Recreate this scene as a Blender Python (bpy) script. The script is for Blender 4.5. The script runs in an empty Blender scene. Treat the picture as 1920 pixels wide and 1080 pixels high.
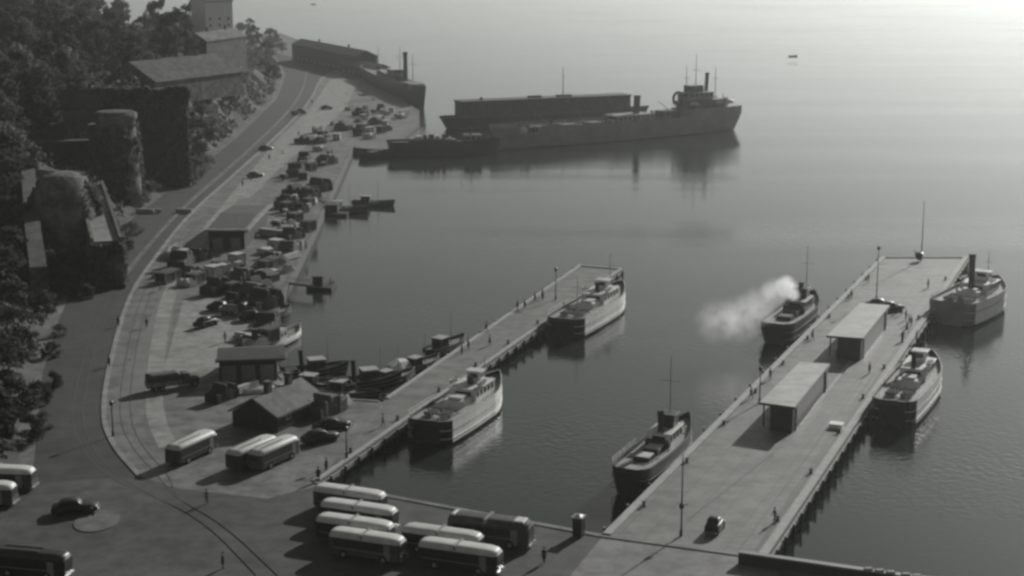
import bpy, math, random
from mathutils import Vector, Matrix, noise
R = math.radians
random.seed(7)
C = bpy.context.scene.collection
SC = bpy.context.scene

# ------------------------------------------------------------------ camera
CAMH, PITCH, F = 66.0, R(12.0), 3000.0
cam = bpy.data.cameras.new('camera'); cam.lens = 36*F/1920; cam.sensor_width = 36
cam.clip_start = 1; cam.clip_end = 30000
co = bpy.data.objects.new('camera', cam); C.objects.link(co)
co.location = (0, 0, CAMH); co.rotation_euler = (R(90)-PITCH, 0, 0)
SC.camera = co

# ------------------------------------------------------------------ sky, sun, exposure
SUN_AZ, SUN_EL = R(32.5), R(24.0)          # clockwise from +Y
w = bpy.data.worlds.new('World'); SC.world = w; w.use_nodes = True
nt = w.node_tree; nt.nodes.clear()
sky = nt.nodes.new('ShaderNodeTexSky'); sky.sky_type = 'NISHITA'; sky.sun_disc = False
sky.sun_elevation = SUN_EL; sky.sun_rotation = SUN_AZ
sky.air_density = 1.0; sky.dust_density = 1.3; sky.ozone_density = 1.0
bw = nt.nodes.new('ShaderNodeRGBToBW')
tint = nt.nodes.new('ShaderNodeMixRGB'); tint.blend_type = 'MULTIPLY'; tint.inputs[0].default_value = 1
tint.inputs[2].default_value = (0.97, 1.0, 0.965, 1)
bg = nt.nodes.new('ShaderNodeBackground'); bg.inputs[1].default_value = 0.062
wo = nt.nodes.new('ShaderNodeOutputWorld')
nt.links.new(sky.outputs[0], bw.inputs[0]); nt.links.new(bw.outputs[0], tint.inputs[1])
nt.links.new(tint.outputs[0], bg.inputs[0]); nt.links.new(bg.outputs[0], wo.inputs[0])
sl = bpy.data.lights.new('sun', 'SUN'); sl.energy = 5.0; sl.angle = R(0.9); sl.color = (1, 0.985, 0.95)
so = bpy.data.objects.new('sun', sl); C.objects.link(so)
sd = Vector((math.sin(SUN_AZ)*math.cos(SUN_EL), math.cos(SUN_AZ)*math.cos(SUN_EL), math.sin(SUN_EL)))
so.rotation_euler = sd.to_track_quat('Z', 'Y').to_euler(); so.location = (200, 300, 200)
SC.view_settings.view_transform = 'Standard'; SC.view_settings.look = 'None'
SC.view_settings.exposure = -0.33; SC.view_settings.gamma = 1.0
SC.render.engine = 'CYCLES'
SC.cycles.pixel_filter_type = 'BLACKMAN_HARRIS'; SC.cycles.filter_width = 2.9
SC.cycles.max_bounces = 6; SC.cycles.volume_bounces = 3; SC.cycles.use_denoising = True
SC.cycles.volume_step_rate = 1.0

# ------------------------------------------------------------------ pixel -> world point at height z
CP, SP = math.cos(PITCH), math.sin(PITCH)
def P(u, v, z=0.0):
    a, b = (u-960)/F, (540-v)/F
    d = Vector((a, CP + b*SP, -SP + b*CP)); t = (z-CAMH)/d.z
    return Vector((d.x*t, d.y*t, z))
WATER = -2.0
AZP = 22.7                                  # bearing of the piers, degrees clockwise from +Y
def adir(az): return Vector((math.sin(R(az)), math.cos(R(az)), 0))
def rz(az): return R(90-az)                 # local +x looks along bearing az

# ------------------------------------------------------------------ materials
PR = -R(90-AZP)
def mat(name, v, rough=0.8, var=0.25, scale=0.6, bump=0.0, spec=0.4, warm=0.0, streak=None, metal=0.0, stain=0, slabs=False):
    m = bpy.data.materials.new(name); m.use_nodes = True; n = m.node_tree; b = n.nodes['Principled BSDF']
    b.inputs['Roughness'].default_value = rough; b.inputs['Specular IOR Level'].default_value = spec
    b.inputs['Metallic'].default_value = metal
    tc = n.nodes.new('ShaderNodeTexCoord'); mp = n.nodes.new('ShaderNodeMapping')
    n.links.new(tc.outputs['Object'], mp.inputs[0])
    if streak: mp.inputs['Rotation'].default_value = (0, 0, streak[0]); mp.inputs['Scale'].default_value = streak[1]
    ns = n.nodes.new('ShaderNodeTexNoise'); ns.inputs['Scale'].default_value = scale
    ns.inputs['Detail'].default_value = 6; ns.inputs['Roughness'].default_value = 0.65
    n.links.new(mp.outputs[0], ns.inputs[0])
    cr = n.nodes.new('ShaderNodeValToRGB')
    lo, hi = v*(1-var), v*(1+var)
    t = (1+warm, 1.0, 0.97-warm)
    cr.color_ramp.elements[0].position = 0.3; cr.color_ramp.elements[1].position = 0.7
    cr.color_ramp.elements[0].color = (lo*t[0], lo*t[1], lo*t[2], 1)
    cr.color_ramp.elements[1].color = (hi*t[0], hi*t[1], hi*t[2], 1)
    n.links.new(ns.outputs[0], cr.inputs[0]); n.links.new(cr.outputs[0], b.inputs['Base Color'])
    if stain or slabs:
        src = cr.outputs[0]
        if stain:
            s2 = n.nodes.new('ShaderNodeTexNoise'); s2.inputs['Scale'].default_value = .33; s2.inputs['Detail'].default_value = 7; s2.inputs['Roughness'].default_value = .7
            n.links.new(tc.outputs['Object'], s2.inputs[0]); r2 = n.nodes.new('ShaderNodeMapRange'); r2.inputs[1].default_value = .38; r2.inputs[2].default_value = .58; r2.inputs[3].default_value = 1-stain; r2.inputs[4].default_value = 1.0
            n.links.new(s2.outputs[0], r2.inputs[0]); mx = n.nodes.new('ShaderNodeMixRGB'); mx.blend_type = 'MULTIPLY'; mx.inputs[0].default_value = 1
            n.links.new(src, mx.inputs[1]); n.links.new(r2.outputs[0], mx.inputs[2]); src = mx.outputs[0]
        if slabs:
            mq = n.nodes.new('ShaderNodeMapping'); mq.inputs['Rotation'].default_value = (0, 0, PR); n.links.new(tc.outputs['Object'], mq.inputs[0])
            bk = n.nodes.new('ShaderNodeTexBrick'); bk.inputs['Color1'].default_value = (1, 1, 1, 1); bk.inputs['Color2'].default_value = (.86, .86, .86, 1); bk.inputs['Mortar'].default_value = (.55, .55, .55, 1)
            bk.inputs['Scale'].default_value = 1; bk.inputs['Brick Width'].default_value = 5.2; bk.inputs['Row Height'].default_value = 3.1; bk.inputs['Mortar Size'].default_value = .05
            n.links.new(mq.outputs[0], bk.inputs[0]); mx = n.nodes.new('ShaderNodeMixRGB'); mx.blend_type = 'MULTIPLY'; mx.inputs[0].default_value = 1
            n.links.new(src, mx.inputs[1]); n.links.new(bk.outputs[0], mx.inputs[2]); src = mx.outputs[0]
        n.links.new(src, b.inputs['Base Color'])
    if bump:
        bp = n.nodes.new('ShaderNodeBump'); bp.inputs['Strength'].default_value = bump
        n.links.new(ns.outputs[0], bp.inputs['Height']); n.links.new(bp.outputs[0], b.inputs['Normal'])
    return m
M = dict(
 concrete=mat('concrete', .17, .65, .32, .09, stain=.5), pier=mat('pier_concrete', .20, .55, .16, .35, spec=.3, streak=(PR, (.12, 1, 1)), stain=.35, slabs=True),
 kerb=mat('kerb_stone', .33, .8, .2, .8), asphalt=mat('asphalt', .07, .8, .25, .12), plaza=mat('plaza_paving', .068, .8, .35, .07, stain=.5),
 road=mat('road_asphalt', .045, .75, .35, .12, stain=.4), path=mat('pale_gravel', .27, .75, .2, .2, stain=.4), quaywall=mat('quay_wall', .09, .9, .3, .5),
 rail=mat('rail_steel', .10, .4, .2, 1), stain=mat('worn_paving', .15, .9, .3, .12),
 white=mat('white_paint', .8, .45, .12, .8), cream=mat('cream_paint', .52, .5, .15, .8), grey=mat('grey_paint', .24, .5, .2, .8),
 hullgrey=mat('hull_grey', .27, .55, .2, .25), dark=mat('dark_paint', .035, .4, .3, .8), black=mat('black_paint', .018, .4, .3, .8),
 rust=mat('rusty_steel', .06, .7, .4, .6), deck=mat('deck_planks', .24, .7, .25, 1.2), wood=mat('timber', .2, .75, .3, 1.5), pile=mat('tarred_timber', .03, .8, .4, 1.5),
 palewood=mat('pale_timber', .45, .75, .2, 1.5), tar=mat('tarpaulin', .07, .8, .3, 1.0), canvas=mat('pale_canvas', .5, .9, .15, .9),
 glass=mat('window_glass', .015, .3, .2, 1, spec=.6), tyre=mat('rubber', .015, .9, .2, 2), roof=mat('felt_roof', .38, .6, .2, .5, stain=.2),
 feltdark=mat('dark_felt_roof', .13, .85, .35, .6, stain=.3), roofdark=mat('slate_roof', .06, .75, .3, .6), busroof=mat('bus_roof_paint', .62, .5, .2, .6), stone=mat('rubble_stone', .15, .95, .6, .5, .9, stain=.6),
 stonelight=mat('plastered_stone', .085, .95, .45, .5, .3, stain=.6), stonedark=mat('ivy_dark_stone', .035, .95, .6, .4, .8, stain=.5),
 hill=mat('hillside_soil', .07, 1, .55, .07, .3), leaf=mat('foliage', .085, .8, .5, .25, spec=.2), leafdark=mat('dark_foliage', .05, .8, .5, .3, spec=.2),
 leafpale=mat('pale_foliage', .13, .8, .4, .25, spec=.2), bark=mat('bark', .04, .95, .4, 2),
 skin=mat('skin', .3, .6, .1, 3), coat=mat('dark_coat', .02, .9, .3, 3), coatl=mat('light_coat', .16, .9, .2, 3), trouser=mat('trousers', .025, .9, .2, 3),
 brick=mat('dark_brick', .07, .9, .35, .6, .2), sack=mat('sackcloth', .36, .95, .25, 1.5), rope=mat('rope', .3, .95, .2, 3), chrome=mat('bright_metal', .6, .2, .1, 1, metal=.8))

# leaves let a little light through
for k in ('leaf', 'leafdark', 'leafpale'):
    n = M[k].node_tree; b = n.nodes['Principled BSDF']; out = [x for x in n.nodes if x.type == 'OUTPUT_MATERIAL'][0]
    tr = n.nodes.new('ShaderNodeBsdfTranslucent'); mx = n.nodes.new('ShaderNodeMixShader'); mx.inputs[0].default_value = .45
    cr = [x for x in n.nodes if x.type == 'VALTORGB'][0]; n.links.new(cr.outputs[0], tr.inputs[0])
    n.links.new(b.outputs[0], mx.inputs[1]); n.links.new(tr.outputs[0], mx.inputs[2]); n.links.new(mx.outputs[0], out.inputs[0])

# ------------------------------------------------------------------ mesh building helpers
class MB:
    def __init__(s): s.v = []; s.f = []; s.m = []
    def add(s, vs, fs, mi=0):
        o = len(s.v); s.v += [tuple(x) for x in vs]; s.f += [tuple(i+o for i in f) for f in fs]; s.m += [mi]*len(fs); return s
    def box(s, x0, x1, y0, y1, z0, z1, mi=0, tx=0, ty=0):
        vs = [(x0,y0,z0),(x1,y0,z0),(x1,y1,z0),(x0,y1,z0),(x0+tx,y0+ty,z1),(x1-tx,y0+ty,z1),(x1-tx,y1-ty,z1),(x0+tx,y1-ty,z1)]
        return s.add(vs, [(3,2,1,0),(4,5,6,7),(0,1,5,4),(1,2,6,5),(2,3,7,6),(3,0,4,7)], mi)
    def cyl(s, p0, p1, r0, r1=None, n=10, mi=0):
        r1 = r0 if r1 is None else r1; p0 = Vector(p0); p1 = Vector(p1); d = (p1-p0).normalized()
        a = d.orthogonal().normalized(); b = d.cross(a); vs = []
        for p, r in ((p0, r0), (p1, r1)):
            for i in range(n):
                t = 2*math.pi*i/n; vs.append(p + (a*math.cos(t)+b*math.sin(t))*r)
        return s.add(vs, [(i, (i+1) % n, n+(i+1) % n, n+i) for i in range(n)] + [tuple(range(n-1, -1, -1)), tuple(range(n, 2*n))], mi)
    def poly(s, pts, z0, z1, mi=0, mside=None):
        n = len(pts); vs = [(p[0], p[1], z0) for p in pts]+[(p[0], p[1], z1) for p in pts]
        area = sum(pts[i][0]*pts[(i+1) % n][1]-pts[(i+1) % n][0]*pts[i][1] for i in range(n))
        s.add(vs, [tuple(range(n, 2*n)) if area > 0 else tuple(range(2*n-1, n-1, -1)), tuple(range(n-1, -1, -1)) if area > 0 else tuple(range(n))], mi)
        s.add(vs, [(i, (i+1) % n, n+(i+1) % n, n+i) for i in range(n)] if area > 0 else [(n+i, n+(i+1) % n, (i+1) % n, i) for i in range(n)], mi if mside is None else mside)
        return s
    def loft(s, rings, mi=0, cap=True, closed=True):
        n = len(rings[0]); vs = [p for r in rings for p in r]; fs = []
        for k in range(len(rings)-1):
            for i in range(n if closed else n-1):
                j = (i+1) % n; fs.append((k*n+i, k*n+j, (k+1)*n+j, (k+1)*n+i))
        if cap: fs += [tuple(range(n-1, -1, -1)), tuple(range((len(rings)-1)*n, len(rings)*n))]
        return s.add(vs, fs, mi)
    def ball(s, c, r, mi=0, n=10, m=6, sq=(1, 1, 1)):
        vs = []; fs = []
        for j in range(1, m):
            ph = math.pi*j/m
            for i in range(n):
                th = 2*math.pi*i/n; vs.append((c[0]+r*sq[0]*math.sin(ph)*math.cos(th), c[1]+r*sq[1]*math.sin(ph)*math.sin(th), c[2]+r*sq[2]*math.cos(ph)))
        t = len(vs); vs += [(c[0], c[1], c[2]+r*sq[2]), (c[0], c[1], c[2]-r*sq[2])]
        for j in range(m-2):
            for i in range(n): fs.append((j*n+i, (j+1)*n+i, (j+1)*n+(i+1) % n, j*n+(i+1) % n))
        fs += [(t, i, (i+1) % n) for i in range(n)] + [(t+1, (m-2)*n+(i+1) % n, (m-2)*n+i) for i in range(n)]
        return s.add(vs, fs, mi)
    def build(s, name, mats, parent=None, smooth=False, loc=None, rotz=0, bevel=0):
        me = bpy.data.meshes.new(name); me.from_pydata(s.v, [], s.f)
        for m_ in (mats if isinstance(mats, (list, tuple)) else [mats]): me.materials.append(M[m_] if isinstance(m_, str) else m_)
        me.polygons.foreach_set('material_index', s.m)
        if smooth: me.polygons.foreach_set('use_smooth', [True]*len(s.f))
        me.update(); o = bpy.data.objects.new(name, me); C.objects.link(o)
        if parent: o.parent = parent
        if loc is not None: o.location = loc
        o.rotation_euler.z = rotz
        if bevel:
            b = o.modifiers.new('bevel', 'BEVEL'); b.width = bevel; b.segments = 2; b.limit_method = 'ANGLE'
        return o
def tag(o, label, cat=None, group=None, kind=None):
    if label: o['label'] = label
    if cat: o['category'] = cat
    if group: o['group'] = group
    if kind: o['kind'] = kind
    return o
def thing(name, label, cat, loc=(0, 0, 0), az=90, group=None):
    o = bpy.data.objects.new(name, None); C.objects.link(o); o.location = loc; o.rotation_euler.z = rz(az)
    o.empty_display_size = .3
    return tag(o, label, cat, group)
def dup(root, loc=None, az=None, label=None, group=None, scale=None):
    r = root.copy(); C.objects.link(r)
    if loc is not None: r.location = loc
    if az is not None: r.rotation_euler.z = rz(az)
    if label: r['label'] = label
    if group: r['group'] = group
    if scale is not None: r.scale = scale
    for ch in root.children:
        c = ch.copy(); C.objects.link(c); c.parent = r
        for g in ch.children:
            d = g.copy(); C.objects.link(d); d.parent = c
    return r
used = set()
def put(proto, loc, az, label, group=None, scale=None):
    """first use moves the prototype itself, later ones copy it"""
    if proto.name in used: return dup(proto, loc, az, label, group, scale)
    used.add(proto.name); proto.location = loc; proto.rotation_euler.z = rz(az); proto['label'] = label
    if group: proto['group'] = group
    if scale is not None: proto.scale = scale
    return proto
def struct(name, mb, m, **k): return tag(mb.build(name, m, **k), None, kind='structure')
def vary(root, name, material):
    """give one copy's part its own mesh and material"""
    for c in root.children:
        if c.name.split('.')[0] == name:
            c.data = c.data.copy(); c.data.materials[0] = M[material]
# ================================================================== WATER
wm = bpy.data.materials.new('harbour_water'); wm.use_nodes = True; n = wm.node_tree; b = n.nodes['Principled BSDF']
b.inputs['Base Color'].default_value = (.022, .026, .023, 1); b.inputs['IOR'].default_value = 1.33; b.inputs['Roughness'].default_value = .1
tc = n.nodes.new('ShaderNodeTexCoord')
def nz(scale, sx, sy, det=3, rot=0):
    mp = n.nodes.new('ShaderNodeMapping'); mp.inputs['Scale'].default_value = (sx, sy, 1); mp.inputs['Rotation'].default_value = (0, 0, rot)
    t = n.nodes.new('ShaderNodeTexNoise'); t.inputs['Scale'].default_value = scale; t.inputs['Detail'].default_value = det
    n.links.new(tc.outputs['Object'], mp.inputs[0]); n.links.new(mp.outputs[0], t.inputs[0]); return t
big = nz(.006, 1, .55, 4, .3); rip = nz(.9, 1, 1, 4); mr = n.nodes.new('ShaderNodeMapRange')
mr.inputs[1].default_value = .35; mr.inputs[2].default_value = .65; mr.inputs[3].default_value = .02; mr.inputs[4].default_value = .07
n.links.new(big.outputs[0], mr.inputs[0]); n.links.new(mr.outputs[0], b.inputs['Roughness'])
bp = n.nodes.new('ShaderNodeBump'); bp.inputs['Distance'].default_value = .3
wind = nz(.006, .3, 3.0, 5, .12); m2 = n.nodes.new('ShaderNodeMapRange'); m2.inputs[1].default_value = .45; m2.inputs[2].default_value = .7; m2.inputs[3].default_value = .06; m2.inputs[4].default_value = .55
n.links.new(wind.outputs[0], m2.inputs[0]); n.links.new(m2.outputs[0], bp.inputs['Strength'])
n.links.new(rip.outputs[0], bp.inputs['Height']); n.links.new(bp.outputs[0], b.inputs['Normal'])
wb = MB(); wb.add([(-6500, -200, 0), (6500, -200, 0), (6500, 9000, 0), (-6500, 9000, 0)], [(0, 1, 2, 3)])
struct('water', wb, wm, loc=(0, 0, WATER))

# ================================================================== QUAY LAND
def PX(pts, z=0): return [P(u, v, z) for u, v in pts]
edge = PX([(2500, 1190), (1920, 1106), (1720, 1080), (1440, 1043), (1425, 1043), (1130, 1003), (592, 903), (640, 870), (722, 752), (560, 742), (528, 700), (500, 640), (520, 580), (548, 520),
           (592, 430), (662, 277), (720, 282), (786, 226), (786, 208), (760, 190), (700, 128), (640, 106), (525, 62)])
back = [P(440, 66), P(380, 70), Vector((-420, 900, 0)), Vector((-420, 100, 0)), Vector((0, 60, 0)), Vector((330, 60, 0))]
q = MB(); q.poly(edge+back, -5, 0, 0, 1); struct('quay_ground', q, ['concrete', 'quaywall'])
# coping stone along the water's edge
cp = MB()
def strip(mb, a, b2, w_, z0, z1, mi=0, side=0):
    d = (b2-a).normalized(); nn = Vector((-d.y, d.x, 0)); o1 = nn*(w_/2+side); o2 = nn*(-w_/2+side)
    mb.poly([a+o1, a+o2, b2+o2, b2+o1], z0, z1, mi)
for i in range(0, len(edge)-1): strip(cp, edge[i], edge[i+1], .8, 0.004, .12, side=.42)
struct('kerb_strip', cp, 'concrete')
def sheet(name, pts, z, m, z0=0.0):
    s = MB(); s.poly(pts, z0+.001, z, 0); return struct(name, s, m)
# darker paving of the near square, road under the fortress
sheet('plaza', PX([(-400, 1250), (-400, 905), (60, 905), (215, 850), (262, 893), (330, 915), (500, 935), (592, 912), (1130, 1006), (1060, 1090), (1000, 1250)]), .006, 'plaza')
r_out = [(640, 128), (600, 146), (582, 190), (530, 245), (430, 335), (350, 405), (285, 490), (240, 555), (205, 680), (190, 780), (212, 838), (262, 893)]
r_in = [(500, 96), (520, 110), (536, 140), (520, 185), (440, 262), (340, 340), (235, 420), (150, 510), (110, 600), (80, 700), (70, 800), (60, 905)]
ro, ri = PX(r_out), PX(r_in)
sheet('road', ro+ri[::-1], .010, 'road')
def ribbon(mb, pts, wd, z0, z1, mi=0):
    for i in range(len(pts)-1): strip(mb, pts[i], pts[i+1], wd, z0, z1, mi)
def smooth(pts, k=3):
    for _ in range(k):
        o = [pts[0]]
        for a, b2 in zip(pts, pts[1:]): o += [a*.75+b2*.25, a*.25+b2*.75]
        pts = o+[pts[-1]]
    return pts
kb = MB(); ribbon(kb, smooth(ro, 2), .7, .012, .13); struct('road_kerb', kb, 'path')
mid = [ro[i]*.55+ri[i]*.45 for i in range(len(ro))]
pv = MB(); ribbon(pv, smooth([ro[i]*.72+ri[i]*.28 for i in range(1, 8)], 2), .9, .014, .10); struct('median_kerb', pv, 'concrete')
pp = MB(); ribbon(pp, smooth([p+Vector((7.5, 0, 0)) for p in ro[3:11]], 2), 2.6, .003, .012); struct('footpath', pp, 'path')
rl = MB()
for off in (2.4, 3.9): ribbon(rl, smooth([p+Vector((off, 0, 0)) for p in ro[2:]]+PX([(330, 935), (420, 985), (520, 1080)]), 2), .14, .003, .03)
for off in (-3, -4.5): ribbon(rl, smooth([p+Vector((off, 0, 0)) for p in ro[1:]]+PX([(300, 935), (390, 985), (480, 1080)]), 2), .14, .012, .03)
struct('tram_tracks', rl, 'rail')
# worn dark band beside the square of pale paving on the left quay
sheet('worn_strip', PX([(330, 555), (318, 640), (300, 705), (232, 790), (200, 800), (232, 705), (262, 640), (300, 560), (340, 520), (372, 520)]), .008, 'stain')
sheet('pale_apron', PX([(620, 148), (672, 150), (650, 200), (600, 250), (520, 320), (470, 370), (420, 380), (520, 262), (585, 200)]), .014, 'path')
sheet('pale_paving', PX([(345, 560), (480, 560), (480, 640), (440, 700), (305, 700), (322, 640)]), .012, 'path')

# ================================================================== PIERS
def pier(label, a0, a1, b0, b1, thick, w_k, nm='pier'):
    """a: left edge near/far, b: right edge near/far"""
    t = thing(nm, label, 'pier', (0, 0, 0), 90)
    d = MB(); d.poly([a0, b0, b1, a1], -thick, .02, 0, 1); d.build('deck', ['pier', 'quaywall'], t)
    k = MB()
    for s0, s1, sg in ((a0, a1, -1), (b0, b1, 1), ):
        strip(k, s0, s1, w_k, .024, .27, side=(w_k/2+.01)*sg)
    strip(k, a1, b1, .7, .024, .26, side=-.36); k.build('kerb', 'kerb', t)
    # walings and piles along both flanks
    wl = MB()
    for s0, s1, sg in ((a0, a1, -1), (b0, b1, 1)): strip(wl, s0, s1, .35, -.75, -.25, side=-.2*sg)
    wl.build('fender_beam', 'wood', t)
    for s0, s1, sg in ((a0, a1, -1), (b0, b1, 1)):
        L = (s1-s0).length; dd = (s1-s0).normalized(); nn = Vector((-dd.y, dd.x, 0)); k_ = int(L/4.2)
        for i in range(k_):
            if sg < 0 and i % 2: continue
            p = s0+dd*(i+.5)*L/k_-nn*sg*.55
            pl = MB(); pl.cyl((p.x, p.y, -4.5), (p.x, p.y, .1), .19, .17, 7); pl.cyl((p.x, p.y, .1), (p.x, p.y, .16), .2, .12, 7, 1)
            pl.build('pile', ['pile', 'palewood'], t)
    return t
A0, A1, B0, B1 = P(1130, 1003), P(1652, 483), P(1440, 1043), P(1816, 483)
pier('long concrete pier on the right carrying two flat canopies', A0, A1, B0, B1, 1.6, 1.0)
C0, C1, D0, D1 = P(640, 860), P(1086, 498), P(600, 902), P(1168, 505)
E0 = P(722, 748)
C0 = E0 + (C1-E0).normalized()*0
pier('narrower concrete pier in the middle with two white ferries on its right side', E0, C1, D0, D1, 1.4, .6)
ti = MB(); c_ = P(182, 978); ti.poly([(c_.x+2.6*math.cos(6.283*i/20), c_.y+3.6*math.sin(6.283*i/20)) for i in range(20)], .007, .11, 0); struct('traffic_island', ti, 'feltdark')
# tramline seam and planks on the right pier
sm = MB()
def along(u0, v0, u1, v1, wd, z0, z1): strip(sm, P(u0, v0), P(u1, v1), wd, z0, z1)
along(1290, 975, 1450, 850, .22, .022, .032); along(1640, 700, 1452, 975, .2, .022, .032); along(1500, 790, 1700, 560, .22, .022, .030)
dB = (B1-B0).normalized(); nB = Vector((-dB.y, dB.x, 0))
strip(sm, B0+nB*1.55+dB*.5, B1+nB*1.55-dB*1.2, .35, .022, .034); strip(sm, B0+nB*3.4+dB*.5, B1+nB*3.4-dB*1.2, .12, .022, .032)
struct('pier_seams', sm, 'rail')
ks = MB(); strip(ks, P(1500, 800), P(1624, 640), .5, .022, .06); struct('pale_curb_line', ks, 'kerb')
# low wall at the bottom right
t = thing('quay_wall', 'low dark wall with pale coping along the near quay edge, bottom right', 'wall', (0, 0, 0), 90)
a, b2 = P(1385, 1056), P(2100, 1160)
m_ = MB(); strip(m_, a, b2, .6, .004, 1.25); m_.build('wall_face', 'dark', t)
m_ = MB(); strip(m_, a, b2, .8, 1.25, 1.42); m_.build('coping', 'grey', t)
for i in range(5):
    p = a.lerp(b2, .36+.03*i+(.01 if i > 2 else 0)); m_ = MB(); m_.box(p.x-.55, p.x+.4, p.y-.3, p.y+.3, 1.425, 1.62, tx=.1, ty=.08); tag(m_.build('flat_stone', 'kerb'), 'pale flat slab lying on the coping of the low wall bottom right', 'stone slab', 'pale slabs on the quay wall')

# canopies -------------------------------------------------------------
def canopy(nl, nr, fr, fl, h, label):
    t = thing('canopy', label, 'canopy', (0, 0, 0), 90, 'canopies on the right pier')
    pts = [P(u, v, h) for u, v in (nl, nr, fr, fl)]
    m_ = MB(); m_.poly(pts, h-.05, h+.0, 0); m_.build('roof', 'roof', t)
    m_ = MB()
    for i in range(4): strip(m_, pts[i], pts[(i+1) % 4], .18, h-.32, h-.052)
    m_.build('fascia', 'dark', t)
    c = sum(pts, Vector())/4
    nl_, nr_, fr_, fl_ = [p*.93+c*.07 for p in pts]
    for f in (.05, .95):
        for e0, e1 in ((nl_, fl_), (nr_, fr_)):
            p = e0.lerp(e1, f); m_ = MB(); m_.cyl((p.x, p.y, .02), (p.x, p.y, h-.06), .11, .11, 6); m_.build('post', 'dark', t)
    m_ = MB(); q_ = [pts[0].lerp(pts[1], .3).lerp(pts[3], .02), pts[1].lerp(pts[0], .06).lerp(pts[2], .02), pts[2].lerp(pts[3], .06), pts[3].lerp(pts[2], .3)]
    m_.poly(q_, .02, h-.33); m_.build('shade_block', 'dark', t)  # solid dark block added so the space under the open roof reads darker
    m_ = MB(); q0, q1 = q_[0].lerp(q_[1], .35), q_[0].lerp(q_[1], .6); strip(m_, q0, q1, .1, .05, 2.2, side=0); m_.build('door', 'dark', t)  # dark door panel belongs to the added block
    m_ = MB(); p0, p1 = nl_.lerp(nr_, .12), fl_.lerp(fr_, .12); strip(m_, p0.lerp(p1, .12), p0.lerp(p1, .88), .5, .42, .5)
    for f in (.15, .4, .6, .85):
        p = p0.lerp(p1, f); m_.box(p.x-.2, p.x+.2, p.y-.06, p.y+.06, .02, .42)
    m_.build('bench', 'wood', t)
    return t
canopy((1424, 754), (1490, 763), (1556, 682), (1500, 678), 4.0, 'pale flat roofed canopy nearer the camera on the right pier')
canopy((1550, 629), (1618, 634), (1668, 572), (1612, 568), 4.0, 'pale flat roofed canopy farther along the right pier, beside the dark cars')

# ================================================================== FORTRESS HILL
def seg_s(x, y):
    """distance inland (west) of the road's inner edge"""
    for a, b2 in zip(ri_s, ri_s[1:]):
        if a.y >= y >= b2.y:
            f = (a.y-y)/(a.y-b2.y+1e-9); return (a.x+(b2.x-a.x)*f)-x
    return (ri_s[0].x if y > ri_s[0].y else ri_s[-1].x)-x
ri_s = smooth(ri, 2)
def sst(a, b2, x): t = max(0, min(1, (x-a)/(b2-a))); return t*t*(3-2*t)
def hill_h(x, y):
    s = seg_s(x, y)
    if s < 1.5: return -.6
    k = .55+.45*sst(230, 380, y)
    if y > 860: k *= 1-sst(860, 1060, y)
    base = 9*sst(1.5, 14, s)+11*sst(14, 48, s)+16*sst(50, 130, s)
    k2 = sst(415, 450, y)*(1-sst(620, 700, y))
    base = base*k*(1-k2)+k2*(22.5*sst(1.5, 22, s)+9*sst(34, 90, s)); k = 1
    if y > 1035: return -3
    return base*k + (noise.noise(Vector((x*.05, y*.05, 0)))*1.8+noise.noise(Vector((x*.16, y*.16, 3)))*.8)*sst(2, 14, s) + .15
hm = MB(); xs = [-420+4*i for i in range(0, 94)]; ys = [180+4.5*j for j in range(0, 200)]
for y in ys:
    for x in xs: hm.v.append((x, y, hill_h(x, y)))
nx = len(xs)
for j in range(len(ys)-1):
    for i in range(nx-1):
        q4 = (j*nx+i, j*nx+i+1, (j+1)*nx+i+1, (j+1)*nx+i)
        if max(hm.v[k][2] for k in q4) > -.5: hm.f.append(q4); hm.m.append(0)
struct('hillside', hm, 'hill', smooth=True)
# ivy and scrub over the slopes: nobody could count it
sc = MB()
def leafquad(mb, c, s, mi=0):
    a = Vector((random.gauss(0, 1), random.gauss(0, 1), random.gauss(0, 1))).normalized(); b2 = a.orthogonal().normalized()
    th = random.random()*6.28; b3 = (Matrix.Rotation(th, 3, a) @ b2); c3 = a.cross(b3)
    o = len(mb.v); s2 = s*random.uniform(.5, .9)
    mb.v += [tuple(c+b3*s), tuple(c+c3*s2), tuple(c-b3*s), tuple(c-c3*s2)]; mb.f.append((o, o+1, o+2, o+3)); mb.m.append(mi)
cnt = 0
while cnt < 26000:
    y = 190+random.random()**1.25*820; s = random.uniform(2.0, 75); 
    x = seg_s(0, y)*1.0 - s; z = hill_h(x, y)
    dn = noise.noise(Vector((x*.08, y*.08, 9)))
    if dn < -.12 or z < .3: continue
    hgt = (dn+.25)*5.5
    leafquad(sc, Vector((x, y, z+random.random()*max(.3, hgt))), random.uniform(.35, .8)*(1+y/900), random.choice((0, 0, 1, 2)))
    cnt += 1
tag(sc.build('undergrowth', ['leaf', 'leafdark', 'leafpale']), 'tangled ivy and scrub covering the fortress slopes', 'undergrowth', kind='stuff')

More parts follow.
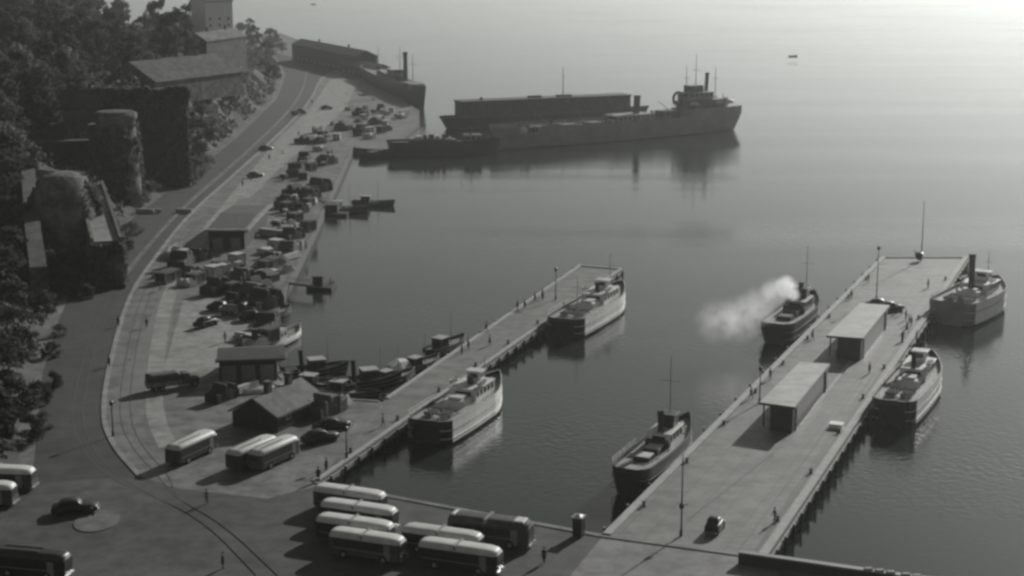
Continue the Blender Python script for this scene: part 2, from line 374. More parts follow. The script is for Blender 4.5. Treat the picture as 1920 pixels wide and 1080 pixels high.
# trees ----------------------------------------------------------------
def make_tree(kind, seed, hgt, wid, mats, n_clump=26, per=62, conical=False):
    random.seed(seed)
    t = thing(kind, 'dark leafy broadleaf tree on the fortress hill', 'tree', (0, 0, -50), 90)
    tr = MB(); tr.cyl((0, 0, -1), (.2, .1, hgt*.45), hgt*.035, hgt*.022, 8); tr.cyl((.2, .1, hgt*.45), (0, .3, hgt*.85), hgt*.022, hgt*.006, 6)
    cl = MB()
    for i in range(n_clump):
        f = random.random(); z = hgt*(.28+.7*f)
        rr = wid*.5*(math.sin(math.pi*min(1, .15+.85*f))**.6 if not conical else (1-f)*.95+.08)
        th = random.random()*6.28; r0 = rr*random.random()**.4
        c = Vector((math.cos(th)*r0, math.sin(th)*r0, z)); cr = wid*random.uniform(.11, .2)
        if i % 3 == 0: tr.cyl((0.1, .1, hgt*.3+f*hgt*.3), tuple(c*.9), hgt*.012, hgt*.004, 5)
        mi = 0 if z < hgt*.7 else (1 if random.random() < .5 else 0)
        for k in range(per):
            d = Vector((random.gauss(0, 1), random.gauss(0, 1), random.gauss(0, .75)))
            d = d.normalized()*cr*random.random()**.45
            leafquad(cl, c+d, hgt*random.uniform(.022, .045), mi)
    tr.build('trunk', 'bark', t); cl.build('crown', mats, t)
    return t
trees = [make_tree('broadleaf_tree', 11, 13, 11, ['leaf', 'leafpale']), make_tree('broadleaf_tree', 12, 11, 10, ['leafdark', 'leaf']),
         make_tree('broadleaf_tree', 13, 15, 10, ['leafdark', 'leafdark']), make_tree('broadleaf_tree', 14, 9, 9, ['leafpale', 'leaf'])]
random.seed(5)
def tree_px(u, v, z, k, lab, sc_=1.0, grp=None):
    """tree whose middle shows at pixel (u, v) when its middle stands at height z"""
    p = P(u, v, z); x, y = p.x, p.y
    h = {0: 13, 1: 11, 2: 15, 3: 9, 4: 17}[k]*sc_
    return put(trees[k], (x, y, z-h*.5), random.random()*360, lab, grp, (sc_*random.uniform(.9, 1.1), sc_, sc_*random.uniform(.95, 1.1)))
def tree_on(x, y, k, lab, sc_=1.0, grp=None):
    return put(trees[k], (x, y, hill_h(x, y)-.4), random.random()*360, lab, grp, (sc_*random.uniform(.9, 1.15), sc_, sc_*random.uniform(.9, 1.1)))
TG = 'trees covering the fortress hill'
row = [(0, 60, 12), (70, 45, 12), (140, 50, 12), (210, 40, 13), (270, 60, 12), (30, 130, 12), (100, 120, 12), (165, 110, 12), (230, 105, 12), (0, 200, 11), (60, 190, 11), (120, 185, 11), (20, 255, 10), (90, 240, 10)]
def find_hill(u, v, up=5.0):
    """walk down the pixel's ray to the hill (plus crown height)"""
    a, b2 = (u-960)/F, (540-v)/F; d = Vector((a, CP+b2*SP, -SP+b2*CP)); t_ = 200
    while t_ < 1600:
        p = Vector((0, 0, CAMH))+d*t_
        if p.z <= hill_h(p.x, p.y)+up: return p
        t_ += 3
    return None
for v in range(-20, 350, 22):
    for u in range(-20, 300, 30):
        uu, vv = u+random.uniform(-14, 14), v+random.uniform(-9, 9)
        if 100 < uu < 310 and vv > 120 and not (uu < 130 and vv < 190): continue
        if vv > 240 and uu > 30: continue
        p = find_hill(uu, vv, 6)
        if p: tree_on(p.x, p.y, random.choice((0, 1, 1, 2, 3)), 'leafy tree in the dark wood on the fortress hill, upper left', random.uniform(.75, 1.15), TG)
for i in range(85):
    y = random.uniform(520, 850); x = seg_s(0, y)-random.uniform(38, 250)
    tree_on(x, y, random.choice((0, 1, 2, 3)), 'leafy tree in the dark wood on the fortress hill, upper left', random.uniform(1.0, 1.35), TG)
for i, (u, v, k, s_) in enumerate([(300, 50, 2, 1.5), (330, 80, 2, 1.5), (365, 50, 2, 1.45), (350, 10, 2, 1.3), (300, 5, 2, 1.4)]):
    p = find_hill(u, v, 9); 
    if p: tree_on(p.x, p.y, k, 'tall near-black tree in the clump left of the white house', s_, 'dark clump beside the white house')
for (u, v, k, s_) in [(452, 60, 1, 1.1), (475, 70, 2, .9), (500, 90, 1, .9), (490, 125, 1, .8), (505, 75, 3, .9), (470, 100, 1, 1.0), (470, 48, 2, .8), (512, 130, 1, .7), (430, 58, 1, .7)]:
    p = P(u, v+10, 5); put(trees[k], (p.x, p.y, .5), random.random()*360, 'dark tree on the point where the quay road bends, above the ivy slope', 'trees on the point above the road bend', (s_*1.15,)*3)
for (u, v, k, s_) in [(20, 420, 1, .9), (-10, 520, 2, 1), (25, 600, 1, .9), (-10, 690, 2, .9), (40, 640, 1, .6), (70, 720, 1, .4), (20, 760, 2, .6), (85, 560, 1, .45), (-20, 800, 2, .7), (60, 790, 1, .4), (95, 640, 1, .35), (100, 690, 1, .3), (80, 760, 3, .35), (110, 600, 3, .35), (10, 350, 2, 1), (20, 480, 1, .8)]:
    p = find_hill(u, v, 4)
    if p: tree_on(p.x, p.y, k, 'dark tree on the shaded bank at the left edge below the fortress walls', s_, 'trees on the bank at the left edge')

# fortress walls and houses ------------------------------------------
IVY_LATER = []
def wallbox(t, name, p0, p1, th, z0, z1, m_='stone', merlon=False, mtop=None):
    w_ = MB(); strip(w_, p0, p1, th, z0, z1); o = w_.build(name, m_, t)
    if mtop: w_ = MB(); strip(w_, p0, p1, th+.4, z1, z1+.5); w_.build('coping', mtop, t)
    return o
def flat(p): return Vector((p.x, p.y, 0))
t = thing('fortress_wall', 'tall dark shaded rampart wall below the grey sloping fortress roof', 'wall', (0, 0, 0), 90, 'fortress walls')
p0, p1 = flat(P(196, 326, 4)), flat(P(356, 322, 4))
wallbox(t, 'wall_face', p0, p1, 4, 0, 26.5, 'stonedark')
w_ = MB(); strip(w_, p0, p1, 4.6, 26.5, 27.3); w_.build('parapet', 'stone', t); IVY_LATER.append((t, p0.copy(), p1.copy(), 27.2))
# long grey roof behind
def house(label, p0, p1, wd, z0, eave, ridge, wall, roof, wins=0, name='stone_building', group=None, floors=1):
    """gabled house between p0 and p1 (its near long wall), depth wd away from the camera"""
    d = (p1-p0); L = d.length; az = math.degrees(math.atan2(d.x, d.y))
    t = thing(name, label, 'building', (p0.x, p0.y, z0), az, group)
    e, r = eave-z0, ridge-z0
    m_ = MB(); m_.add([(0,0,0),(L,0,0),(L,wd,0),(0,wd,0),(0,0,e),(L,0,e),(L,wd,e),(0,wd,e),(0,wd/2,r-.1),(L,wd/2,r-.1)],
        [(0,1,5,4),(1,2,6,9,5),(2,3,7,6),(3,0,4,8,7)]); m_.build('wall', wall, t)
    m_ = MB()
    for sgn in (0, 1):
        y0, y1 = (-.4, wd/2) if not sgn else (wd+.4, wd/2); ze = e-.1
        m_.add([(-.4,y0,ze),(L+.4,y0,ze),(L+.4,y1,r),(-.4,y1,r),(-.4,y0,ze+.3),(L+.4,y0,ze+.3),(L+.4,y1,r+.3),(-.4,y1,r+.3)],
          [(4,5,6,7),(0,1,5,4),(3,2,1,0),(0,4,7,3),(1,2,6,5)] if not sgn else [(7,6,5,4),(4,5,1,0),(0,1,2,3),(3,7,4,0),(5,6,2,1)])
    rf = m_.build('roof', roof, t)
    for cx in ([L*.3, L*.75] if L > 9 else [L*.5]):
        m_ = MB(); m_.box(cx-.5, cx+.5, wd/2-.4, wd/2+.4, r-.3, r+1.6); m_.box(cx-.6, cx+.6, wd/2-.5, wd/2+.5, r+1.6, r+1.8); m_.build('chimney', 'brick', rf)
    for fl in range(floors):
        zc = 1.2+fl*3.0
        for i in range(wins):
            cx = L*(i+.5)/wins; f_ = MB(); f_.box(cx-.55, cx+.55, -.08, .02, zc, zc+1.5); fo = f_.build('window', 'cream', t)
            g_ = MB(); g_.box(cx-.42, cx+.42, -.11, -.081, zc+.12, zc+1.38); g_.build('pane', 'glass', fo)
    return t
def base_at(u, v, z): p = P(u, v, z); return Vector((p.x, p.y, 0))
house('long low fortress building with a grey sloping roof above the dark rampart', base_at(292, 152, 25), base_at(455, 138, 24), 20, 17, 24.5, 30.5, 'stone', 'stonelight')
house('small pale walled house end above the long grey fortress roof', base_at(388, 104, 27), base_at(462, 92, 27), 9, 18, 32, 35, 'stonelight', 'stone', 3)
house('white walled house with dark windows on the hilltop at the top edge', base_at(386, 48, 30), base_at(437, 46, 30), 12, 22, 41, 46, 'white', 'roofdark', 3, floors=4)
# tower with pale sides
p = base_at(223, 352, 5)
t = thing('round_tower', 'squat round stone tower overgrown with ivy beside the pale gabled house', 'tower', (p.x, p.y, 0), 90)
m_ = MB(); n_ = 22
m_.loft([[(math.cos(6.283*i/n_)*r_, math.sin(6.283*i/n_)*r_, z) for i in range(n_)] for z, r_ in ((0, 6.2), (8, 5.6), (20, 5.1), (22.5, 5.0), (23, 5.5), (24.4, 5.5))]); m_.build('tower_wall', 'stone', t, True)
def ivy_on(t, n_, rf, zf0, zf1, cx=0, cy=0):
    m_ = MB(); c = 0
    while c < n_:
        a = random.uniform(0, 6.283); z = random.uniform(zf0, zf1); r_ = rf(z)
        if noise.noise(Vector((math.cos(a)*1.6, math.sin(a)*1.6, z*.16))) < -.12: c += .2; continue
        leafquad(m_, Vector((cx+math.cos(a)*(r_+random.uniform(0, .7)), cy+math.sin(a)*(r_+random.uniform(0, .7)), z)), random.uniform(.4, 1.0), random.choice((0, 1, 1))); c += 1
    m_.build('ivy', ['leaf', 'leafpale'], t)
ivy_on(t, 1500, lambda z: 6.2-.045*z, 1, 22)
for i in range(5):
    m_ = MB(); a = -1.9+i*.4; cx, cy = math.cos(a)*5.25, math.sin(a)*5.25; m_.box(cx-.3, cx+.3, cy-.3, cy+.3, 12+(i % 2)*4, 13.4+(i % 2)*4); m_.build('loophole', 'black', t)
m_ = MB(); m_.loft([[(math.cos(6.283*i/n_)*r_, math.sin(6.283*i/n_)*r_, z) for i in range(n_)] for z, r_ in ((24.4, 5.2), (24.9, 4.6), (25.1, .3))]); m_.build('roof', 'stonelight', t)
house('pale plastered gabled house between the round tower and the dark wall', base_at(122, 268, 15), base_at(190, 266, 15), 10, 6, 24, 28.5, 'stonelight', 'stonedark', 3, floors=4)
t = thing('fortress_wall', 'dark shaded wall with thin pale coping in front of the pale gabled house', 'wall', (0, 0, 0), 90, 'fortress walls')
p0, p1 = base_at(66, 348, 5), base_at(182, 344, 5)
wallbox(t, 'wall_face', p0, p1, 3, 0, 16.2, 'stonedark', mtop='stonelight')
t = thing('buttress', 'narrow pale buttress standing between the dark wall and the round tower', 'wall', (0, 0, 0), 90)
p = base_at(184, 350, 5); m_ = MB(); m_.box(p.x-1.3, p.x+1.3, p.y-3, p.y+1, 0, 21, tx=.35, ty=.2); m_.build('pier_shaft', 'stonelight', t); m_ = MB(); m_.box(p.x-1.2, p.x+1.2, p.y-2.9, p.y+.9, 21, 21.5); m_.build('cap', 'stone', t)
# curtain wall with a pale cap running towards the camera
t = thing('curtain_wall', 'long curtain wall with pale wall walk descending at the far left', 'wall', (0, 0, 0), 90, 'fortress walls')
cw = [(50, 285, 17), (56, 360, 15), (62, 430, 12), (72, 500, 9)]
for (u0, v0, z0), (u1, v1, z1) in zip(cw, cw[1:]):
    a, b2 = base_at(u0, v0, z0), base_at(u1, v1, z1); d = (b2-a).normalized(); nn = Vector((-d.y, d.x, 0))*1.5
    m_ = MB(); vs = []
    for p, z in ((a, z0), (b2, z1)):
        for s_ in (-1, 1):
            for zz in (0, z): vs.append((p.x+nn.x*s_, p.y+nn.y*s_, zz))
    m_.add(vs, [(0,1,5,4),(2,6,7,3),(0,2,3,1),(4,5,7,6)], 0); m_.add(vs, [(1,3,7,5)], 1); m_.build('wall_section', ['stone', 'stonelight'], t)
t = thing('bastion', 'bulky rounded bastion smothered in ivy between the curtain wall and the pale ramp', 'bastion', base_at(128, 478, 3), 90)
m_ = MB(); m_.loft([[(math.cos(6.283*i/24)*r_, math.sin(6.283*i/24)*r_*1.3, z) for i in range(24)] for z, r_ in ((0, 7.6), (10, 7.0), (16, 6.2), (19.5, 4.6), (20.5, 2.0))]); m_.build('bastion_wall', 'stone', t, True)
ivy_on(t, 3800, lambda z: 7.5-.06*z if z < 15 else 6.5-(z-15)*.55, 0, 20)
# pale ramp strip
t = thing('ramp', 'pale sloping ramp with side walls coming down from the fortress wall to the road', 'ramp', (0, 0, 0), 90)
a, b2 = base_at(168, 345, 14), base_at(200, 452, 9.5); d = (b2-a).normalized(); nn = Vector((-d.y, d.x, 0))*2.6
m_ = MB(); vs = []
for p, z in ((a, 14), (b2, 9.5)):
    for s_ in (-1, 1):
        for zz in (-1, z): vs.append((p.x+nn.x*s_, p.y+nn.y*s_, zz))
m_.add(vs, [(0,1,5,4),(2,6,7,3),(0,2,3,1),(4,5,7,6)], 0); m_.add(vs, [(1,3,7,5)], 1); m_.build('ramp_surface', ['stone', 'path'], t)
m_ = MB(); 
for s_ in (-1, 1):
    q0 = a+nn*s_*1.05; q1 = b2+nn*s_*1.05; m_.add([(q0.x-.3,q0.y,10),(q0.x+.3,q0.y,10),(q1.x+.3,q1.y,0),(q1.x-.3,q1.y,0),(q0.x-.3,q0.y,14.7),(q0.x+.3,q0.y,14.7),(q1.x+.3,q1.y,10.2),(q1.x-.3,q1.y,10.2)], [(4,5,6,7),(0,3,7,4),(1,5,6,2),(3,2,6,7),(0,4,5,1)])
m_.build('side_wall', 'stone', t)
def ivy_face(t, p0, p1, z0, z1, n_, th=.6):
    m_ = MB(); c = 0
    while c < n_:
        f = random.random(); z = random.uniform(z0, z1)
        if noise.noise(Vector((f*(p1-p0).length*.14, z*.14, 5+z0))) < -.05: c += .15; continue
        p = p0.lerp(p1, f); leafquad(m_, Vector((p.x+random.uniform(-.3, .3), p.y-random.uniform(0, th), z)), random.uniform(.4, .95), random.choice((0, 1, 1))); c += 1
    m_.build('ivy', ['leaf', 'leafpale'], t)
for t_, q0, q1, hh in IVY_LATER:
    m_ = MB(); random.seed(4)
    for i in range(5200):
        f = random.random()
        if random.random() < .55: f = random.choice((random.betavariate(1, 14), 1-random.betavariate(1, 9)))
        top = random.random() < .35; z = hh-random.expovariate(.6)+.8 if top else random.uniform(0, hh)
        if noise.noise(Vector((f*9, z*.15, 2))) < (-.2 if (top or f < .12 or f > .88) else .12): continue
        p = q0.lerp(q1, f*1.05-.025); leafquad(m_, Vector((p.x+random.uniform(-.8, .8), p.y-2.1-random.uniform(0, .9), z)), random.uniform(.5, 1.15), random.choice((0, 1, 1)))
    m_.build('ivy', ['leaf', 'leafpale'], t_)
for (u, v, k, s_) in [(366, 322, 3, .8), (375, 300, 1, .8), (352, 332, 3, .5), (318, 336, 3, .4), (372, 262, 1, .9), (380, 225, 3, .9), (376, 190, 1, .8), (215, 196, 1, .6), (262, 190, 3, .6), (310, 182, 1, .5), (400, 240, 3, .7), (430, 200, 1, .7)]:
    p = find_hill(u, v, 3)
    if p: put(trees[k], (p.x, p.y, hill_h(p.x, p.y)-.5), random.random()*360, 'bushy tree growing against the tall dark rampart wall', 'bushes round the dark rampart', (s_*1.2, s_*1.2, s_))
ivy_face(t, b2-nn*1.3-Vector((0, .6, 0)), b2+nn*1.3-Vector((0, .6, 0)), 0, 9, 700)
ivy_face(t, a+nn*1.2+Vector((.3, 0, 0)), b2+nn*1.2+Vector((.3, 0, 0)), 1, 10, 900)
for (u, v, k, s_) in [(150, 500, 3, .55), (178, 482, 1, .45), (205, 474, 3, .5), (226, 452, 1, .4), (168, 520, 3, .5), (128, 528, 1, .55), (245, 425, 3, .45), (262, 372, 3, .5), (236, 380, 1, .5), (282, 352, 3, .4), (150, 540, 1, .4), (70, 505, 3, .7), (95, 520, 1, .6)]:
    p = P(u, v, 2.0); put(trees[k], (p.x, p.y, hill_h(p.x, p.y)-.5), random.random()*360, 'bushy small tree at the foot of the fortress bastion and ramp beside the road', 'bushes at the foot of the bastion', (s_*1.5, s_*1.3, s_))
for (u, v, k, s_) in [(520, 92, 3, .8), (508, 84, 1, .9), (530, 96, 3, .6)]:
    p = P(u, v, 1.0); put(trees[k], (p.x, p.y, 0), 0, 'pale bushy tree where the ivy slope ends at the dark warehouse', 'pale trees by the warehouse', (s_*1.2,)*3)
# low pale wall across the inner side of the road
t = thing('low_wall', 'low pale wall in three lengths running from the road towards the fortress bank', 'wall', (0, 0, 0), 90)
for u0, u1 in ((255, 288), (293, 302), (330, 360)):
    m_ = MB(); strip(m_, P(u0, 399), P(u1, 400), .6, .01, 1.1); m_.build('wall_section', 'kerb', t)

# ================================================================== VEHICLES
def wheel(t, x, y, r, wd, hub='grey'):
    m_ = MB(); m_.cyl((x, y-wd/2, r), (x, y+wd/2, r), r, r, 14); w_ = m_.build('wheel', 'tyre', t)
    m_ = MB(); m_.cyl((x, y-wd/2-.012, r), (x, y+wd/2+.012, r), r*.5, r*.5, 10); m_.build('hub', hub, w_)
def rring(x, hw, z0, z1, rt, n_=6):
    """cross-section of a coach body with rounded roof edges"""
    pts = [(x, -hw, z0)]
    for i in range(n_+1): a = math.pi/2*i/n_; pts.append((x, -hw+rt-rt*math.cos(a), z1-rt*.75+rt*.75*math.sin(a)))
    for i in range(n_+1): a = math.pi/2*(1-i/n_); pts.append((x, hw-rt+rt*math.cos(a), z1-rt*.75+rt*.75*math.sin(a)))
    pts.append((x, hw, z0)); return pts
def make_bus(body='black', roof='busroof', L=9.0, W=2.45, H=2.95, band=True):
    t = thing('bus', 'bus', 'bus', (0, 0, -60))
    h = L/2; m_ = MB()
    prof = [(-h, .72, 1.15), (-h+.12, .93, .95), (-h+.5, 1, .5), (h-1.0, 1, .5), (h-.45, .985, .6), (h-.12, .9, .95), (h, .72, 1.2)]
    m_.loft([rring(x, W/2*s_, .45+(.05 if abs(x) > h-.2 else 0), 2.3-.0*dz, .18) for x, s_, dz in prof]); m_.build('body', body, t, False)
    m_ = MB(); prof2 = [(-h+.02, .66, .45), (-h+.25, .9, .2), (-h+.8, .99, .03), (0, 1, 0), (h-1.3, .99, .03), (h-.5, .92, .2), (h-.08, .72, .5)]
    m_.loft([[(x, y, z) for (x, y, z) in rring(x, W/2*s_+.02, 2.3, H-dz*.6, .75)] for x, s_, dz in prof2]); ro_ = m_.build('roof', roof, t, True)
    if band:
        m_ = MB(); m_.box(-.35, -.05, -W/2-.01, W/2+.01, 2.32, H+.03); m_.build('roof_band', 'grey', ro_)
    else:
        for yy in (-.55, .55): m_ = MB(); m_.box(-h+1, 1.2, yy-.03, yy+.03, H+.0, H+.12); m_.build('luggage_rail', 'grey', ro_)
    for s_ in (-1, 1):
        for i in range(6):
            x0 = -h+.75+i*1.2
            m_ = MB(); y = s_*(W/2+.005); m_.box(x0, x0+1.0, min(y, y-s_*.04), max(y, y-s_*.04), 1.45, 2.15); m_.build('window', 'glass', t)
        m_ = MB(); y = s_*(W/2+.008); m_.box(-h+.6, h-.9, min(y, y-s_*.03), max(y, y-s_*.03), 1.12, 1.2); m_.build('trim_line', 'grey', t)
    m_ = MB(); m_.box(h-.16, h+.01, -.85, .85, 1.4, 2.12, tx=0, ty=.05); m_.build('windscreen', 'glass', t)
    m_ = MB(); m_.box(-h-.01, -h+.15, -.7, .7, 1.5, 2.1); m_.build('rear_window', 'glass', t)
    m_ = MB(); m_.box(h+.0, h+.2, -1.05, 1.05, .45, .62); m_.build('bumper', 'chrome', t)
    m_ = MB(); y = W/2+.012; m_.box(h-1.9, h-1.15, -y, -y+.04, .55, 2.15); m_.build('door', 'grey', t)
    for y in (-.75, .75): m_ = MB(); m_.ball((h+.0, y, .9), .15, n=8, m=5); m_.build('headlight', 'chrome', t)
    for x in (-h+2.0, h-2.0):
        for y in (-W/2+.12, W/2-.12): wheel(t, x, y, .5, .3)
    return t
bus = make_bus(); bus_b = make_bus(body='dark', roof='cream', band=False, L=8.6)
BG = 'buses parked along the quay'
def g(u, v): return P(u, v, .012)
put(bus_b, g(360, 858), AZP+3, 'pale roofed bus standing alone on the quay with a long shadow towards the camera', BG)
put(bus_b, g(474, 868), AZP+6, 'left one of two pale roofed buses side by side left of the middle pier', BG)
o = put(bus_b, g(514, 868), AZP+6, 'right one of two pale roofed buses side by side left of the middle pier', BG); vary(o, 'body', 'rust'); 
for (u, v, l) in ((658, 958, 'farthest of the four pale roofed buses parked in a rank by the middle pier'), (675, 987, 'second bus from the water in the rank of four by the middle pier'),
                  (668, 1016, 'third bus from the water in the rank of four, its bright front corner showing'), (690, 1046, 'nearest bus of the rank of four beside the middle pier'),
                  (832, 1036, 'pale roofed bus right of the rank of four, the farther of its pair'), (868, 1066, 'pale roofed bus right of the rank of four, nearest the camera of its pair')):
    o = put(bus, g(u+random.uniform(-5, 5), v), 112.7-1.5+random.uniform(-1.2, 1.2), l, BG, (random.uniform(.95, 1.04), 1, random.uniform(.97, 1.04))); vary(o, 'body', random.choice(('black', 'dark', 'black', 'rust'))); vary(o, 'roof', random.choice(('busroof', 'busroof', 'cream')))
put(bus, g(0, 915), 96, 'pale roofed bus at the left edge with its rounded front, farther of two', BG)
put(bus, g(-38, 945), 96, 'nearer of two pale roofed buses at the left edge, showing its dark side', BG)
o = put(bus_b, g(62, 1078), 103, 'dark roofed bus cut off by the bottom left corner', BG); vary(o, 'roof', 'dark'); vary(o, 'body', 'black')
# grey canvas covered lorry
def make_lorry(load='tar', bodym='grey', L=8.2, cover=True):
    t = thing('lorry', 'lorry', 'lorry', (0, 0, -60)); h = L/2
    m_ = MB(); m_.box(-h, h-.4, -.45, .45, .55, .8); m_.build('chassis', 'black', t)
    m_ = MB(); m_.loft([rring(x, s_, .7, z, .25) for x, s_, z in ((h-2.9, 1.05, 2.25), (h-2.7, 1.08, 2.35), (h-1.9, 1.08, 2.35), (h-1.5, 1.0, 1.75))]); cb = m_.build('cab', bodym, t)
    m_ = MB(); m_.box(h-1.72, h-1.55, -.85, .85, 1.75, 2.15); m_.build('windscreen', 'glass', cb)
    m_ = MB(); m_.loft([rring(x, s_, .7, z, .3) for x, s_, z in ((h-1.5, .62, 1.62), (h-.5, .55, 1.55), (h-.1, .5, 1.4))]); m_.build('bonnet', bodym, t)
    for y in (-.85, .85):
        m_ = MB(); m_.loft([[(h-.9+.62*math.cos(a), y-.2, .5+.55*math.sin(a)) , (h-.9+.62*math.cos(a), y+.2, .5+.55*math.sin(a)), (h-.9+.52*math.cos(a), y+.2, .5+.46*math.sin(a)), (h-.9+.52*math.cos(a), y-.2, .5+.46*math.sin(a))] for a in [math.pi*i/7 for i in range(8)]]); m_.build('mudguard', 'dark', t)
    m_ = MB(); m_.box(-h, h-3.05, -1.15, 1.15, .82, 1.0)
    for y0 in (-1.15, 1.09): m_.box(-h, h-3.05, y0, y0+.06, 1.0, 1.5)
    m_.box(-h, -h+.06, -1.09, 1.09, 1.0, 1.5); m_.box(h-3.11, h-3.05, -1.09, 1.09, 1.0, 1.6); m_.build('load_bed', 'wood', t)
    if cover:
        m_ = MB(); m_.loft([rring(-h+.1+i*(L-3.3)/8, 1.1, 1.3, 2.65+(.06 if i % 2 else 0), .5) for i in range(9)]); m_.build('canvas_cover', load, t, True)
    for x in (h-.9, -h+1.1, -h+2.1):
        for y in (-.9, .9): wheel(t, x, y, .45, .28)
    return t
lorry = make_lorry('tar', 'tar'); flatbed = make_lorry('tar', 'dark', 6.8, False)
o = put(bus, g(920, 1018), 109, 'dark grey roofed bus with a pale front roof panel, nearest the water on the right', BG, (1.08, 1.1, 1.1)); vary(o, 'roof', 'tar'); vary(o, 'body', 'rust')
for c_ in o.children:
    if c_.name.startswith('roof'):
        for x0, nm_ in ((2.7, 'roof_panel'), (-4.2, 'roof_panel')):
            m_ = MB(); m_.box(x0, x0+(1.2 if x0 > 0 else .5), -.8, .8, 2.86, 2.99, tx=.1, ty=.15); k_ = m_.build(nm_, 'busroof', o)
# cars
def make_car(body='black'):
    t = thing('parked_car', 'car', 'car', (0, 0, -60))
    m_ = MB()
    def cr(x, hw, z0, z1, r=.22): return rring(x, hw, z0, z1, r, 4)
    m_.loft([cr(-2.15, .55, .45, .75), cr(-2.0, .75, .32, .95), (cr(-1.3, .82, .28, 1.08)), cr(-.3, .84, .28, 1.1), cr(.7, .82, .28, 1.12), cr(1.6, .66, .3, 1.02), cr(2.05, .58, .36, .88), cr(2.2, .45, .45, .75)]); m_.build('body', body, t, True)
    m_ = MB(); m_.loft([cr(-1.55, .6, 1.0, 1.08, .1), cr(-1.1, .68, 1.0, 1.5, .25), cr(-.4, .7, 1.0, 1.62, .28), cr(.3, .69, 1.0, 1.58, .28), cr(.75, .64, 1.0, 1.15, .1)]); cb = m_.build('cabin', body, t, True)
    for s_ in (-1, 1):
        for x0, x1 in ((-1.0, -.4), (-.3, .3)):
            m_ = MB(); y = s_*.715; m_.box(x0, x1, min(y, y-s_*.06), max(y, y-s_*.06), 1.14, 1.4); m_.build('window', 'glass', cb)
        for x in (-1.3, 1.4):
            m_ = MB(); m_.ball((x, s_*.72, .5), .5, n=10, m=6, sq=(.95, .32, .8)); m_.build('mudguard', body, t, True)
        m_ = MB(); m_.ball((2.12, s_*.55, .72), .11, n=8, m=5); m_.build('headlight', 'chrome', t)
    for x in (2.27, -2.25): m_ = MB(); m_.box(x-.04, x+.04, -.75, .75, .38, .5); m_.build('bumper', 'chrome', t)
    for x in (-1.3, 1.4):
        for y in (-.7, .7): wheel(t, x, y, .34, .18)
    return t
car = make_car()
CG = 'dark cars parked on the harbour front'
put(car, g(140, 962), 80, 'big black car on the dark square near the bottom left buses', CG, (1.25, 1.2, 1.15))
put(car, g(1340, 996), AZP, 'black car with shiny roof alone on the near end of the right pier', CG, (.9, 1, 1.15))
put(car, g(622, 806), 62, 'dark car parked at the foot of the middle pier, the farther of two', CG)
put(car, g(600, 829), 55, 'dark car parked at the foot of the middle pier, the nearer of two', CG)
put(car, g(386, 612), 30, 'dark car alone on the pale paving of the left quay', CG)
put(car, g(1650, 578), 100, 'dark car parked beyond the second canopy, next to the lamp post', CG)
put(car, g(1668, 583), 75, 'dark car close beside another one beyond the second canopy', CG)
put(car, g(415, 582), 95, 'dark car at the dark heaps on the far side of the pale paving', CG)
put(car, g(475, 600), 80, 'dark car beside the small boats at the quay corner', CG)
put(car, g(612, 205), 60, 'small dark car on the far pale quay below the steamer', CG)
put(car, g(478, 333), 40, 'small dark car halfway up the pale quay road', CG)
put(car, g(498, 282), 40, 'small dark car on the quay road left of the long cargo heap', CG)
put(lorry, g(325, 728), 60, 'dark covered lorry broadside on at the edge of the long shadow', None); 
put(flatbed, g(447, 590), 100, 'dark flat lorry among the cargo behind the pale paving')
put(flatbed, g(560, 215), 45, 'dark flat lorry parked on the far quay by the road bend')

# ================================================================== BOATS
def hull_ring(f, L, B, fb, dr, sheer, stern_full=.9, flare=1.0, wlf=.9):
    """section of the hull at f (0 stern, 1 bow): port top .. keel .. starboard top"""
    if f < .35: b_ = B/2*(stern_full+(1-stern_full)*math.sin(f/.35*math.pi/2)) if f > .03 else B/2*stern_full*.62 if f < .01 else B/2*stern_full*.86
    elif f < .6: b_ = B/2
    else: b_ = B/2*max(.02, math.cos((f-.6)/.4*math.pi/2)**.75)
    top = fb+sheer*((f-.42)/.58)**2*(1 if f > .42 else .55)*(1.0)
    x = (f-.5)*L; out = []
    rake = .05*L*(max(0, f-.8)/.2)**2; sr = -.045*L*(max(0, .12-f)/.12)
    for k, (wf, z) in enumerate(((1, top), (.985, top*.55), (.93, .25), (.8, -dr*.5), (.15, -dr))):
        ww = wf*(1 if f < .6 else 1-(f-.6)*(0, .25, .5, .8, 1)[k])
        if f < .15: ww *= (1, .97, .85, .6, .3)[k]
        xx = x+(rake+sr)*(1, .7, .35, -.1, -.4)[k]
        out.append((xx, b_*ww, z))
    return out+[(p[0], -p[1], p[2]) for p in out[::-1]], b_, top, x+rake+sr
FR = [0, .012, .04, .08, .14, .22, .32, .42, .52, .62, .7, .78, .85, .91, .96, 1]
